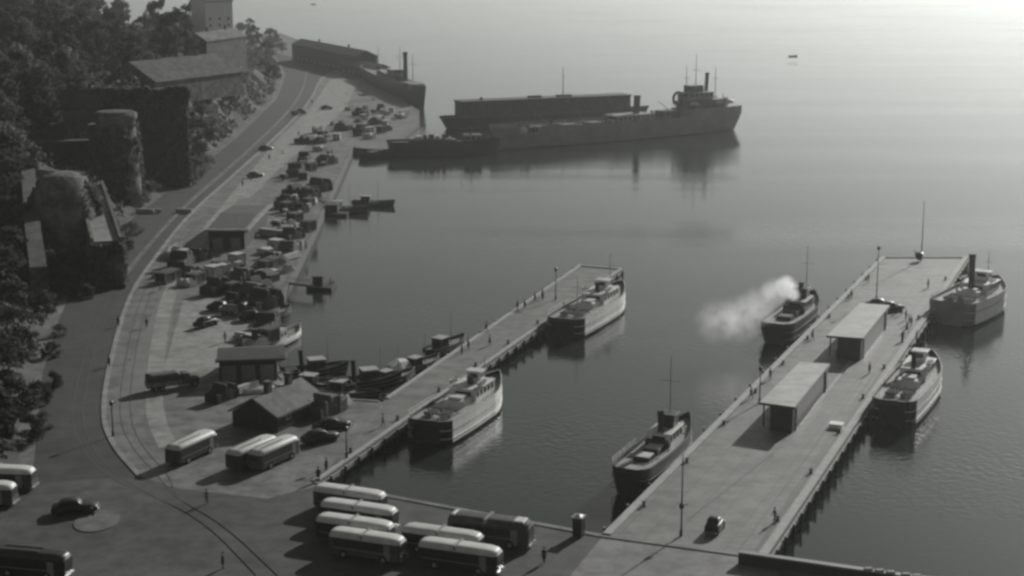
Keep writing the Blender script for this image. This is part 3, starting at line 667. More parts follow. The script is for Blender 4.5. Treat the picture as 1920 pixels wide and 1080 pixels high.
def make_hull(t, L, B, fb, dr, sheer, mats=('dark', 'black', 'white', 'deck'), bul=.55, strake=True):
    rings = [hull_ring(f, L, B, fb, dr, sheer) for f in FR]
    m_ = MB(); n_ = len(rings[0][0])
    vs = [p for r in rings for p in r[0]]
    for k in range(len(rings)-1):
        for i in range(n_-1):
            mi = 0 if i in (0, 1, n_-3, n_-2) else 1
            m_.add([], []); m_.f.append((k*n_+i, k*n_+i+1, (k+1)*n_+i+1, (k+1)*n_+i)[::-1]); m_.m.append(mi)
    m_.v = vs; m_.f.append(tuple(range(n_))); m_.m.append(0)
    h_ = m_.build('hull', [mats[0], mats[1]], t)
    for p in h_.data.polygons: p.use_smooth = len(p.vertices) == 4
    # bulwark inside + cap rail + deck
    m_ = MB(); cap = MB(); dk = MB(); dv = []
    for s_ in (1, -1):
        ins = [(x, s_*max(0.0, b_-.12), top) for _, b_, top, x in rings]; low = [(x, y, z-bul) for x, y, z in ins]; outp = [(x, s_*(b_+.06), top) for _, b_, top, x in rings]
        nn_ = len(ins); o_ = len(m_.v); m_.v += ins+low
        for i in range(nn_-1): fc = (o_+i, o_+i+1, o_+nn_+i+1, o_+nn_+i); m_.f.append(fc if s_ > 0 else fc[::-1]); m_.m.append(0)
        for i in range(nn_-1):
            a, b2, c, d = outp[i], outp[i+1], ins[i+1], ins[i]
            cap.add([a, b2, c, d]+[(q[0], q[1], q[2]+.09) for q in (a, b2, c, d)], [(4, 5, 6, 7), (7, 6, 5, 4), (0, 1, 5, 4), (2, 3, 7, 6)])
        dv.append(low)
    m_.build('bulwark', mats[0], t); cap.build('cap_rail', mats[2], t)
    k_ = len(dv[0]); dk.v = dv[0]+dv[1]
    for i in range(k_-1): dk.f.append((i, i+1, k_+i+1, k_+i)[::-1]); dk.m.append(0)
    dk.build('deck', mats[3], t)
    if strake:
        for s_ in (1, -1):
            for (zf, hh) in ((.62, .10), (.30, .08)):
                sk = MB()
                for i in range(len(rings)-1):
                    (xa, ya, za) = rings[i][0][0]; (xb, yb, zb) = rings[i+1][0][0]
                    a = (xa, s_*(ya+.02), za*zf); b2 = (xb, s_*(yb+.02), zb*zf)
                    o1 = .09
                    sk.add([a, b2, (b2[0], b2[1]+s_*o1, b2[2]), (a[0], a[1]+s_*o1, a[2]), (a[0], a[1], a[2]+hh), (b2[0], b2[1], b2[2]+hh), (b2[0], b2[1]+s_*o1, b2[2]+hh), (a[0], a[1]+s_*o1, a[2]+hh)],
                           [(4, 5, 6, 7), (7, 6, 2, 3), (0, 1, 2, 3), (3, 0, 4, 7), (1, 2, 6, 5)])
                sk.build('rubbing_strake', mats[2], t)
    return rings
def cabin(t, name, x0, x1, hw, z0, h, m_wall='white', m_roof='cream', wins=5, over=.2):
    m_ = MB(); m_.box(x0, x1, -hw, hw, z0, z0+h); c = m_.build(name, m_wall, t)
    m_ = MB(); m_.box(x0-over, x1+over, -hw-over, hw+over, z0+h, z0+h+.1); m_.build('roof', m_roof, c, bevel=.03)
    n_ = wins
    for s_ in (-1, 1):
        for i in range(n_):
            cx = x0+(x1-x0)*(i+.5)/n_; wd = (x1-x0)/n_*.32; m_ = MB(); y = s_*(hw+.02)
            m_.box(cx-wd, cx+wd, min(y, y-s_*.05), max(y, y-s_*.05), z0+h*.42, z0+h*.82); m_.build('window', 'glass', c)
    for x in (x0-.015, x1+.015):
        m_ = MB(); m_.box(x-.02, x+.02, -hw*.6, hw*.6, z0+h*.42, z0+h*.82); m_.build('window', 'glass', c)
    return c
def mast(t, x, z0, h, r=.1, yard=True, m__='wood'):
    m_ = MB(); m_.cyl((x, 0, z0), (x, 0, z0+h), r, r*.45, 7)
    if yard: m_.cyl((x, -h*.12, z0+h*.7), (x, h*.12, z0+h*.7), r*.4, r*.4, 5)
    return m_.build('mast', m__, t)
def funnel(t, x, z0, h, r, m__='black', bandm='dark'):
    m_ = MB(); m_.cyl((x, 0, z0), (x-.15*h*.4, 0, z0+h), r, r*.95, 14); f_ = m_.build('funnel', m__, t, False)
    m_ = MB(); q = x-.15*h*.4; m_.cyl((q+.02, 0, z0+h*.9), (q, 0, z0+h+.06), r*1.1, r*1.1, 14); m_.build('funnel_top', bandm, f_)
    return f_
def rails(t, rings, z_up=.9, f0=0, f1=1, step=2):
    m_ = MB(); pts = {1: [], -1: []}
    for s_ in (1, -1):
        for k in range(0, len(rings)):
            if f0 <= FR[k] <= f1: _, b_, top, x = rings[k]; pts[s_].append(Vector((x, s_*b_*.97, top)))
        for a, b2 in zip(pts[s_], pts[s_][1:]):
            for zz in (z_up, z_up*.5): m_.cyl(a+Vector((0, 0, zz)), b2+Vector((0, 0, zz)), .03, .03, 4)
        for a in pts[s_]: m_.cyl(a, a+Vector((0, 0, z_up)), .035, .035, 4)
        m_.build('railing', 'white', t); m_ = MB()
def make_ferry(L=22, B=6.2, hullm=('dark', 'black', 'white', 'deck'), whites=True, fun=(.45, 3.6, .42), mst=(.8, 7.5), mst2=None, awn=False, lab='', fb=2.1):
    t = thing('passenger_ferry', lab, 'ferry', (0, 0, -60))
    rings = make_hull(t, L, B, fb, 1.2, .8, hullm)  # default dark hull paints in shade at the stern; sides get white plating
    wall = 'white' if whites else 'grey'
    # white side band panels: tall topsides amidships carrying the side windows
    z0 = fb-.55
    # white topside plating
    for s_ in (1, -1):
        pl = MB()
        for i in range(2, len(rings)-1):
            (xa, ya, za), (xb, yb, zb) = rings[i][0][0], rings[i+1][0][0]
            for (f0_, f1_) in ((.14, .60), (.67, .99)):
                ua, ub = s_*(ya+.028), s_*(yb+.028)
                pl.add([(xa, ua, za*f0_), (xb, ub, zb*f0_), (xb, ub, zb*f1_), (xa, ua, za*f1_)], [(0, 1, 2, 3) if s_ < 0 else (3, 2, 1, 0)])
        pl.build('topside_plating', wall, t)
    c = cabin(t, 'deckhouse', -L*.02, L*.26, B*.28, z0, 1.9, wall, 'cream', 5)
    wh = cabin(t, 'wheelhouse', L*.14, L*.21, B*.15, z0+2.0, 1.6, wall, 'cream', 2)
    funnel(t, L*(fun[0]-.5), z0, fun[1]+1.2, fun[2]); mast(t, L*(mst[0]-.5), z0, mst[1]+2)
    if mst2: mast(t, L*(mst2[0]-.5), z0, mst2[1]+2, .08)
    m_ = MB(); m_.box(-L*.16, -L*.03, -B*.22, B*.22, z0, z0+1.1); m_.box(-L*.14, -L*.05, -B*.14, B*.14, z0+1.1, z0+1.45); m_.build('engine_casing', 'cream', t)
    for i in range(4):
        x = -L*.40+i*L*.055
        for s_ in (-1, 1):
            m_ = MB(); m_.box(x, x+.45, s_*B*.16-B*.12, s_*B*.16+B*.12, z0+.38, z0+.46); m_.box(x, x+.06, s_*B*.16-B*.12, s_*B*.16+B*.12, z0+.46, z0+.9)
            m_.box(x+.1, x+.2, s_*B*.16-.5, s_*B*.16-.4, z0, z0+.38); m_.box(x+.1, x+.2, s_*B*.16+.4, s_*B*.16+.5, z0, z0+.38); m_.build('bench', 'palewood' if i % 2 else 'wood', t)
    if awn:
        m_ = MB(); m_.poly([(-L*.43, -B*.3), (-L*.2, -B*.36), (-L*.2, B*.36), (-L*.43, B*.3)], z0+2.1, z0+2.16); m_.build('awning', 'canvas', t)
        m_ = MB()
        for x in (-L*.42, -L*.31, -L*.21):
            for s_ in (-1, 1): m_.cyl((x, s_*B*.28, z0), (x, s_*B*.28, z0+2.1), .04, .04, 5)
        m_.build('awning_frame', 'white', t)
    rails(t, rings, .8, .0, .5)
    for s_ in (-1, 1):
        m_ = MB(); m_.loft([[(x, s_*B*.3+y_*w_, z0+2.35+zz) for y_, zz in ((-.5, .45), (-.42, .12), (0, 0), (.42, .12), (.5, .45))] for x, w_ in ((-.2, .1), (.5, .8), (1.5, 1), (2.6, .8), (3.2, .1))], closed=False, cap=False); lb = m_.build('lifeboat', 'white', t)
        m_ = MB(); m_.box(.1, 2.9, s_*B*.3-.35, s_*B*.3+.35, z0+2.72, z0+2.8, tx=.2, ty=.15); m_.build('cover', 'tar', lb)
    m_ = MB(); m_.ball((-L*.44, 0, z0+.5), .3, n=8, m=5); m_.cyl((-L*.46, 0, z0), (-L*.5, 0, z0+2.4), .035, .03, 5); m_.build('flagstaff', 'white', t)
    m_ = MB(); m_.cyl((L*.38, -.5, z0+.5), (L*.38, .5, z0+.5), .25, .25, 8); m_.box(L*.36, L*.40, -.6, .6, z0, z0+.3); m_.build('winch', 'rust', t)
    for x in (-L*.1, L*.05, L*.33):
        m_ = MB(); m_.cyl((x, B*.28, z0), (x, B*.28, z0+.9), .13, .13, 8); m_.ball((x+.12, B*.28, z0+1.0), .24, n=8, m=5); m_.build('ventilator', 'cream', t)
    return t
def sea(u, v): return P(u, v, WATER)
def moor2(fn, s_, b_, **kw):
    a, c = sea(*s_), sea(*b_); d = c-a; t = fn(L=d.length, **kw); t.location = (a+c)/2; t.rotation_euler.z = rz(math.degrees(math.atan2(d.x, d.y))); return t
def moor(t, su, sv, az, L):
    """stern at pixel (su, sv) on the water, bow along bearing az"""
    p = sea(su, sv)+adir(az)*L/2; t.location = p; t.rotation_euler.z = rz(az)
moor2(make_ferry, (1060, 632), (1162, 568), B=7.8, fb=3.5, fun=(.56, 2.6, .42), mst=(.8, 6), mst2=(.2, 5), lab='white sided ferry moored at the far end of the middle pier')
moor2(make_ferry, (806, 832), (930, 748), B=7.4, fb=3.5, fun=(.6, 2.0, .42), mst=(.82, 3), lab='white sided ferry moored halfway along the middle pier, nearer the camera')
moor2(make_ferry, (1674, 798), (1742, 712), B=7.0, fb=3.9, fun=(.5, 3.4, .4), mst=(.8, 4), lab='white ferry moored tight against the right side of the right pier')
moor2(make_ferry, (1783, 610), (1864, 566), B=9.5, fb=4.4, hullm=('hullgrey', 'black', 'white', 'deck'), fun=(.42, 6.8, .6), mst=(.8, 5), lab='broad grey hulled steamer with tall black funnel at the far end of the right pier')
# darker workboats on the left of the right pier
def make_steamer(L, B, fun_, mst_, lab, wheel_x=.2, white=False, hm_=('dark', 'black', 'grey', 'deck')):
    t = thing('steam_boat', lab, 'steamboat', (0, 0, -60)); fb = 3.7
    rings = make_hull(t, L, B, fb, 1.2, .9, hm_); z0 = fb-.55
    cabin(t, 'deckhouse', -L*.02, L*.22, B*.27, z0, 2.0, 'white' if white else 'grey', 'cream' if white else 'roof', 4)
    cabin(t, 'wheelhouse', L*.1, L*.19, B*.2, z0+2.1, 1.7, 'dark', 'dark', 2)
    funnel(t, L*(fun_[0]-.5), z0, fun_[1]+1.4, fun_[2]); mast(t, L*(mst_[0]-.5), z0, mst_[1]+2)
    for x in (-L*.32, -L*.15):
        m_ = MB(); m_.box(x, x+L*.1, -B*.2, B*.2, z0, z0+.7, tx=.05, ty=.05); h_ = m_.build('hatch', 'dark', t); m_ = MB(); m_.box(x+.1, x+L*.1-.1, -B*.2+.12, B*.2-.12, z0+.7, z0+.82); m_.build('hatch_cover', 'canvas' if white else 'tar', h_)
    m_ = MB(); m_.box(-L*.05, -L*.02, -B*.3, B*.3, z0, z0+1.2); m_.build('locker', 'rust', t)
    for x in (-L*.2, L*.28): m_ = MB(); m_.cyl((x, -B*.25, z0), (x, -B*.25, z0+1.0), .14, .14, 8); m_.ball((x+.1, -B*.25, z0+1.1), .26, n=8, m=5); m_.build('ventilator', 'cream', t)
    m_ = MB(); m_.cyl((L*.38, -.5, z0+.5), (L*.38, .5, z0+.5), .28, .28, 8); m_.box(L*.36, L*.4, -.6, .6, z0, z0+.3); m_.build('winch', 'rust', t)
    if white: rails(t, rings, .8, 0, .5)
    return t
moor2(make_steamer, (1455, 645), (1522, 590), B=6.6, fun_=(.66, 3.4, .45), mst_=(.8, 9), lab='dark hulled steamboat letting off steam on the left side of the right pier')
moor2(make_steamer, (1181, 930), (1286, 836), B=5.6, fun_=(.52, 3.6, .4), mst_=(.68, 9.5), lab='dark steamboat with thin black funnel moored nearest the camera left of the right pier', white=True)
# small boats of the inner harbour
def make_small(L=9, B=2.8, cab=True, white=False):
    t = thing('fishing_boat', 'boat', 'boat', (0, 0, -60)); rings = make_hull(t, L, B, .95, .5, .5, ('white' if white else 'dark', 'black', 'white' if white else 'wood', 'deck'), .3)
    if cab: cabin(t, 'wheelhouse', -L*.3, -L*.08, B*.3, .6, 1.6, 'cream' if white else 'rust', 'roof', 2, .1)
    mast(t, L*.12, .6, 5.0, .06, False)
    m_ = MB(); m_.box(-L*.02, L*.08, -B*.25, B*.25, .6, .85); m_.build('hatch', 'wood', t)
    for x in (L*.2, L*.3): m_ = MB(); m_.box(x, x+.25, -B*.3, B*.3, .75, .82); m_.build('thwart', 'palewood', t)
    return t
fb_d = make_small(); fb_w = make_small(10, 3.2, True, True)
FG = 'small boats lying along the inner quay'
for pr, u, v, az, l, s_ in ((fb_w, 532, 640, 18, 'white sided boat lying at the corner of the left quay', 1.2), (fb_d, 512, 596, 30, 'dark boat just beyond the white sided one at the left quay corner', 1.1),
    (fb_d, 555, 752, 100, 'dark boat at the left end of the row under the middle pier', 1.2), (fb_d, 602, 735, 108, 'dark boat with pale gear in the inner corner left of the middle pier', 1.2),
    (fb_d, 655, 745, 112, 'dark boat beside the black harbour tug in the inner corner', 1.1), (fb_d, 738, 716, 40, 'dark boat lying along the middle pier near its foot', 1.0),
    (fb_d, 790, 690, 34, 'dark boat along the left side of the middle pier, second from its foot', 1.0), (fb_d, 838, 656, 30, 'dark boat along the left side of the middle pier opposite the nearer ferry', 1.2),
    (fb_d, 646, 398, 100, 'dark work boat lying off the left quay beside the raft', 1.3), (fb_d, 700, 386, 95, 'dark low boat farthest out beside the work raft', 1.2)):
    put(pr, sea(u, v), az, l, FG, (s_,)*3)
# two little tugs with upright funnels
def make_tug(lab):
    t = thing('tug_boat', lab, 'tug', (0, 0, -60)); make_hull(t, 13, 4.2, 1.5, .8, .7, ('black', 'black', 'grey', 'deck'))
    cabin(t, 'wheelhouse', .5, 3.0, 1.2, 1.0, 2.0, 'rust', 'roof', 2, .15); funnel(t, -.6, 1.0, 3.6, .38); mast(t, 3.6, 1, 5.5, .07, False)
    m_ = MB(); m_.box(-3.4, -1.4, -1.1, 1.1, 1, 1.7); m_.build('engine_casing', 'dark', t)
    return t
for u, v, az, l in ((574, 708, 70, 'small black tug with upright funnel in the inner corner, left of two'), (672, 728, 70, 'small black tug with upright funnel in the inner corner, nearer the middle pier')):
    t = make_tug(l); t.location = sea(u, v); t.rotation_euler.z = rz(az)
# pale domed tent-like boat cover
t = thing('covered_boat', 'boat under a pale humped canvas cover on the left side of the middle pier', 'boat', sea(748, 702), 36)
make_hull(t, 9, 3, .9, .5, .4, ('dark', 'black', 'wood', 'deck'), .2); m_ = MB(); m_.loft([[(x, -hw, .9), (x, -hw*.6, .9+h_*.7), (x, 0, .9+h_), (x, hw*.6, .9+h_*.7), (x, hw, .9)] for x, hw, h_ in ((-4, .3, .2), (-2.5, 1.2, 1.3), (-.5, 1.35, 1.9), (1.5, 1.2, 1.5), (3.6, .3, .2))]); m_.build('canvas_cover', 'canvas', t)
# rafts
def raft(u, v, L, B, az, lab, hut=False):
    t = thing('work_raft', lab, 'raft', sea(u, v), az)
    m_ = MB(); m_.box(-L/2, L/2, -B/2, B/2, -.3, .7); m_.build('pontoon', 'pile', t)
    m_ = MB()
    for i in range(int(L/.5)): m_.box(-L/2+i*.5+.02, -L/2+i*.5+.46, -B/2-.1, B/2+.1, .7, .78)
    m_.build('planking', 'pile', t)
    if hut:
        m_ = MB(); m_.box(-L*.3, L*.1, -B*.28, B*.28, .78, 2.7); h_ = m_.build('hut', 'pile', t); m_ = MB(); m_.box(-L*.33, L*.13, -B*.33, B*.33, 2.7, 2.85); m_.build('roof', 'tar', h_)
        m_ = MB(); m_.box(-L*.31, -L*.3, -.4, .4, .9, 2.4); m_.build('door', 'wood', h_)
    m_ = MB(); m_.cyl((L*.35, 0, .78), (L*.35, 0, 2.2), .15, .12, 6); m_.cyl((L*.4, B*.3, .78), (L*.4, B*.3, 1.4), .15, .12, 6); m_.build('bollard', 'rust', t)
    return t
raft(603, 541, 5.2, 5.4, 95, 'dark square raft moored off the left quay, the nearer of two', True)
raft(630, 402, 7, 7, 95, 'dark square raft with hut farther off the left quay', True)
# gangways linking rafts and quay
for (u0, v0, u1, v1, l) in ((540, 531, 585, 536, 'narrow dark gangway from the left quay to the nearer raft'), (596, 372, 624, 388, 'narrow dark gangway from the left quay to the farther raft')):
    t = thing('gangway', l, 'gangway', (0, 0, 0), 90); a, b2 = P(u0, v0), P(u1, v1)
    m_ = MB(); strip(m_, a, b2, 1.2, -.15, .2); m_.build('walkway', 'pile', t)
    m_ = MB()
    for s_ in (-.55, .55): strip(m_, a, b2, .06, 1.0, 1.08, side=s_)
    for i in range(6):
        for s_ in (-.55, .55):
            d = (b2-a).normalized(); p = a.lerp(b2, i/5)+Vector((-d.y, d.x, 0))*s_; m_.cyl((p.x, p.y, .2), (p.x, p.y, 1.0), .03, .03, 4)
    m_.build('handrail', 'wood', t)
# rowing boats far out
def rowboat(u, v, lab, az):
    t = thing('rowing_boat', lab, 'rowing boat', sea(u, v), az); make_hull(t, 6, 2.0, .6, .3, .35, ('dark', 'black', 'wood', 'deck'), .25, False)
    for x in (-1.2, .3, 1.5): m_ = MB(); m_.box(x, x+.25, -.75, .75, .42, .48); m_.build('thwart', 'wood', t)
rowboat(1487, 106, 'tiny dark rowing boat alone on the bright open water, upper right', 70)
rowboat(587, 8, 'tiny dark rowing boat far out at the top edge left of centre', 80)

# big ships ------------------------------------------------------------
# pale grey freighter, bow to the right
def freighter():
    a, b2 = sea(1362, 242), sea(942, 280); L = (b2-a).length; d = b2-a; az = math.degrees(math.atan2(d.x, d.y))
    t = thing('cargo_ship', 'long grey freighter with crowded high stern lying across the far quay head', 'ship', (a+b2)/2, az)
    B = 12; fb = 6.6; rings = make_hull(t, L, B, fb, 2.5, 1.2, ('hullgrey', 'black', 'grey', 'deck'), .9, False); z0 = fb-.9
    def hold(x, w_=6, hw=3.0):
        m_ = MB(); m_.box(x-w_/2, x+w_/2, -hw, hw, z0, z0+1.1); h_ = m_.build('hatch', 'dark', t); m_ = MB(); m_.box(x-w_/2+.2, x+w_/2-.2, -hw+.2, hw-.2, z0+1.1, z0+1.3); m_.build('hatch_cover', 'tar', h_)
    for f in (.36, .24, .12, -.19): hold(f*L)
    # poop: high hull coloured block following the stern, houses above it
    st = [r_ for r_, f in zip(rings, FR) if f <= .24]; m_ = MB()
    m_.poly([(r_[3], r_[1]*.99) for r_ in st]+[(r_[3], -r_[1]*.99) for r_ in st[::-1]], fb-.3, fb+2.6); m_.build('poop', 'hullgrey', t)
    zp = fb+2.6
    cabin(t, 'aft_house', -L*.45, -L*.30, 4.4, zp, 3.0, 'rust', 'grey', 8, .4); cabin(t, 'bridge_house', -L*.40, -L*.29, 3.6, zp+3.2, 2.7, 'grey', 'cream', 5, .4); cabin(t, 'wheelhouse', -L*.36, -L*.31, 2.6, zp+6.1, 2.2, 'rust', 'grey', 3, .3)
    cabin(t, 'deckhouse', -L*.12, L*.04, 4.0, z0, 3.0, 'grey', 'grey', 8, .2); cabin(t, 'deckhouse', -L*.24, -L*.18, 3.2, z0, 3.2, 'rust', 'dark', 3, .2)
    funnel(t, -L*.07, z0+3.0, 6.6, 1.25, 'dark', 'dark'); funnel(t, -L*.395, zp+5.8, 7.0, .75, 'dark', 'dark')
    for x, z_, h_ in ((-.30, zp, 16), (-.345, zp, 20), (-.44, zp, 15), (.04, z0, 6), (-.48, zp, 5)): mast(t, L*x, z_, h_, .2, True, 'dark')
    for x, s_ in ((-.27, 1), (-.25, -1), (.16, 1), (.3, -1)):
        m_ = MB(); m_.cyl((L*x, 0, z0+1), (L*x+6, s_*2.5, z0+6.5), .14, .09, 5); m_.build('derrick', 'grey', t)
    for i in range(6): m_ = MB(); x = L*(-.27+.035*i); m_.cyl((x, (-1)**i*2.5, z0), (x, (-1)**i*2.5, z0+2.6), .35, .35, 8); m_.ball((x+.3, (-1)**i*2.5, z0+2.9), .65, n=8, m=5); m_.build('ventilator', 'grey', t)
    for x in (-L*.42, -L*.3, -L*.47):
        for s_ in (-1, 1): m_ = MB(); m_.ball((x, s_*4.6, zp+1.9), 2.4, n=10, m=6, sq=(1, .33, .33)); m_.build('lifeboat', 'cream', t, True)
    for s_ in (-1, 1): m_ = MB(); m_.box(-L*.47, -L*.455, s_*3-.8, s_*3+.8, zp, zp+3.4); m_.build('deck_store', 'canvas', t)
    m_ = MB(); m_.loft([[(-L*.262+r_*math.cos(a), y, z0+7.4+r_*math.sin(a)) for r_, y in ((2.7, -.3), (2.7, .3), (1.9, .3), (1.9, -.3))] for a in [2*math.pi*i/14 for i in range(15)]], cap=False); m_.cyl((-L*.262, 0, z0), (-L*.262, 0, z0+4.8), .9, .7, 8); m_.build('hoist_frame', 'dark', t)
    for i in range(34):
        x = random.uniform(-.24, .46)*L; y = random.choice((-1, 1))*random.uniform(1.5, 4.4); s_ = random.uniform(.4, 1.3); m_ = MB(); m_.box(x-s_, x+s_, y-.6, y+.6, z0, z0+random.uniform(1, 3.0), tx=.1, ty=.1); m_.build('deck_gear', random.choice(('rust', 'dark', 'grey', 'tar', 'cream')), t)
    rails(t, rings, 1.0, .3, 1)
freighter()
def ship_b():
    a, b2 = sea(838, 250), sea(1200, 232); L = (b2-a).length; d = b2-a; az = math.degrees(math.atan2(d.x, d.y))
    t = thing('cargo_ship', 'dark ship with a very long flat deckhouse moored behind the grey freighter', 'ship', (a+b2)/2+Vector((1, 14, 0)), az)
    make_hull(t, L, 10, 4.6, 2, 1, ('dark', 'black', 'grey', 'deck'), .8, False)
    m_ = MB(); m_.box(-L*.46, L*.42, -4.2, 4.2, 3.8, 10.4); c = m_.build('long_deckhouse', 'rust', t)
    m_ = MB(); m_.box(-L*.465, L*.425, -4.5, 4.5, 10.4, 10.8); m_.box(-L*.1, -L*.04, -1.2, 1.2, 10.8, 11.6); m_.box(L*.05, L*.12, -1.5, 1.5, 10.8, 11.5); m_.build('roof', 'rust', c)
    for i in range(18):
        x = -L*.44+i*L*.048; m_ = MB(); m_.box(x, x+.9, -4.26, -4.18, 7.4, 8.6); m_.build('window', 'glass', c)
    mast(t, L*.08, 10.8, 11.5, .22, True, 'dark')
    m_ = MB(); m_.cyl((-L*.35, 0, 9.6), (-L*.35, 0, 11), .4, .4, 8); m_.ball((-L*.35+.4, 0, 11.2), .7, n=8, m=5); m_.build('ventilator', 'dark', t)
ship_b()
def barge(u0, v0, u1, v1, B, lab, fb=2.6, gear=True):
    a, b2 = sea(u0, v0), sea(u1, v1); L = (b2-a).length; d = b2-a; az = math.degrees(math.atan2(d.x, d.y))
    t = thing('cargo_barge', lab, 'barge', (a+b2)/2, az); make_hull(t, L, B, fb, 1.5, .5, ('dark', 'black', 'dark', 'deck'), .6, False); z0 = fb-.6
    m_ = MB(); m_.box(-L*.33, L*.12, -B*.3, B*.3, z0, z0+.9); h_ = m_.build('hatch', 'rust', t)
    m_ = MB(); m_.box(-L*.32, L*.11, -B*.28, B*.28, z0+.9, z0+1.05); m_.build('hatch_cover', 'tar', h_)
    if gear:
        cabin(t, 'deckhouse', L*.2, L*.36, B*.3, z0, 2.4, 'grey', 'rust', 3); mast(t, L*.17, z0, 7, .12, True, 'dark'); funnel(t, L*.27, z0+2.4, 2.2, .4)
        for i in range(7):
            x = -L*.3+i*L*.06; m_ = MB(); s_ = random.uniform(.5, 1.2); m_.box(x-s_, x+s_, -1.6, 1.2, z0+1.05, z0+1.05+random.uniform(.5, 1.8), tx=.2, ty=.2); m_.build('deck_cargo', random.choice(('tar', 'rust', 'canvas', 'wood')), t)
barge(735, 292, 928, 288, 9, 'dark laden barge at the quay head in front of the grey freighter', 4.8)
barge(680, 300, 742, 292, 5, 'short dark barge tucked against the quay corner left of the laden one', 2.0, False)
# old steamer at the upper left quay
def old_steamer():
    a, b2 = sea(682, 156), sea(780, 202); L = (b2-a).length; d = b2-a; az = math.degrees(math.atan2(d.x, d.y))
    t = thing('steam_ship', 'old dark steamer with tall thin funnel lying at the far upper left quay', 'ship', (a+b2)/2+Vector((3, 0, 0)), az)
    B = 10; fb = 7.6; rings = make_hull(t, L, B, fb, 2.5, 2.2, ('dark', 'black', 'cream', 'deck'), .9, False); z0 = fb-.9
    cabin(t, 'deckhouse', -L*.2, L*.1, 3.5, z0, 3.0, 'rust', 'grey', 7, .3); cabin(t, 'bridge_house', L*.0, L*.08, 3.2, z0+3.1, 2.6, 'grey', 'cream', 3, .3)
    funnel(t, L*.22, z0+1, 14.0, 1.0, 'dark', 'black'); mast(t, L*.12, z0, 17, .2, True, 'dark'); mast(t, L*.34, z0, 15, .2, True, 'dark'); mast(t, -L*.3, z0, 14, .2, True, 'dark')
    m_ = MB(); m_.box(L*.28, L*.42, -3, 3, z0, z0+2.6); m_.build('forecastle', 'grey', t); rails(t, rings, 1.0, 0, 1)
    for x in (-.1, .05): m_ = MB(); m_.ball((L*x, -4.2, z0+3.6), 2.4, n=10, m=6, sq=(1, .33, .3)); m_.build('lifeboat', 'cream', t, True)
old_steamer()
# long dark warehouse on the far mole
house('very long low dark warehouse on the mole at the upper left, its roof sloping away', base_at(548, 113, 0), base_at(668, 141, 0), 12, .0, 9.5, 12.5, 'brick', 'brick', 14, 'warehouse')
house('low dark quay shed next to the old steamer', base_at(640, 138, 0), base_at(698, 150, 0), 12, 0, 5, 7.5, 'brick', 'roofdark', 6, 'warehouse')

# ================================================================== SHEDS ON THE LEFT QUAY
def shed(label, nl, nr, depth, h, wall='pile', roof='roof', trim='kerb', doors=2, name='quay_shed'):
    p0, p1 = P(*nl), P(*nr); d = p1-p0; L = d.length; az = math.degrees(math.atan2(d.x, d.y)); t = thing(name, label, 'shed', p0, az)
    m_ = MB(); m_.box(0, L, 0, depth, .01, h); m_.build('wall', wall, t)
    m_ = MB(); m_.add([(-.3,-.3,h),(L+.3,-.3,h),(L+.3,depth+.3,h),(-.3,depth+.3,h),(-.3,-.3,h+.1),(L+.3,-.3,h+.1),(L+.3,depth/2,h+.9),(-.3,depth/2,h+.9),(L+.3,depth+.3,h+.1),(-.3,depth+.3,h+.1)],
       [(4,5,6,7),(7,6,8,9),(0,1,5,4),(2,3,9,8),(1,2,8,6,5),(3,0,4,7,9),(3,2,1,0)]); rf = m_.build('roof', roof, t)
    m_ = MB(); m_.box(-.5, L+1.3, -1.6, -.31, h-.1, h+.25); m_.box(L+.31, L+1.3, -.305, depth+.3, h+.0, h+.3); m_.build('eaves_board', trim, rf)
    for i in range(doors):
        cx = L*(i+.5)/doors; m_ = MB(); m_.box(cx-1.1, cx+1.1, -.06, 0.0, .02, min(2.5, h-.4)); m_.build('door', 'wood', t)
    return t
shed('dark shed with pale eaves boards forming a corner in the middle of the left quay', (392, 467), (459, 467), 34, 4.4, 'pile', 'roofdark', 'path')
shed('dark shed with flat roof by the quay corner between the pale paving and the boats', (412, 716), (520, 712), 7, 3.6, 'pile', 'tar', 'dark', 3)
house('grey pitched roof shed right of the pale upturned boats and behind the bus pair', P(520, 812), P(604, 772), 7.5, 0, 2.2, 4.4, 'pile', 'feltdark', 2, 'quay_shed')
house('small shed with pale gable beside the dark shed on the left quay', P(462, 690), P(500, 688), 5, 0, 2.6, 4.0, 'tar', 'roof', 2, 'quay_shed')
# upturned pale boats / flats
def upturned(u, v, az, lab, m__='grey'):
    t = thing('upturned_boat', lab, 'boat', g(u, v), az); m_ = MB()
    m_.loft([[(x, -hw, .05), (x, -hw*.85, h_*.6), (x, 0, h_), (x, hw*.85, h_*.6), (x, hw, .05)] for x, hw, h_ in ((-3.6, .5, .5), (-2.6, .95, .75), (-.5, 1.2, .85), (1.8, 1.0, .8), (3.2, .5, .65), (4.0, .06, .5))]); m_.build('hull', m__, t, True)
    m_ = MB(); m_.box(-3.6, 4, -.05, .05, .83, .92); m_.build('keel', 'palewood', t)
upturned(492, 733, 55, 'pale upturned boat ashore in front of the dark shed, left of two', 'cream'); upturned(532, 738, 55, 'pale upturned boat ashore beside the grey roofed shed, right of two', 'cream')
upturned(560, 760, 60, 'greyish upturned boat at the water end of the grey roofed shed', 'grey')

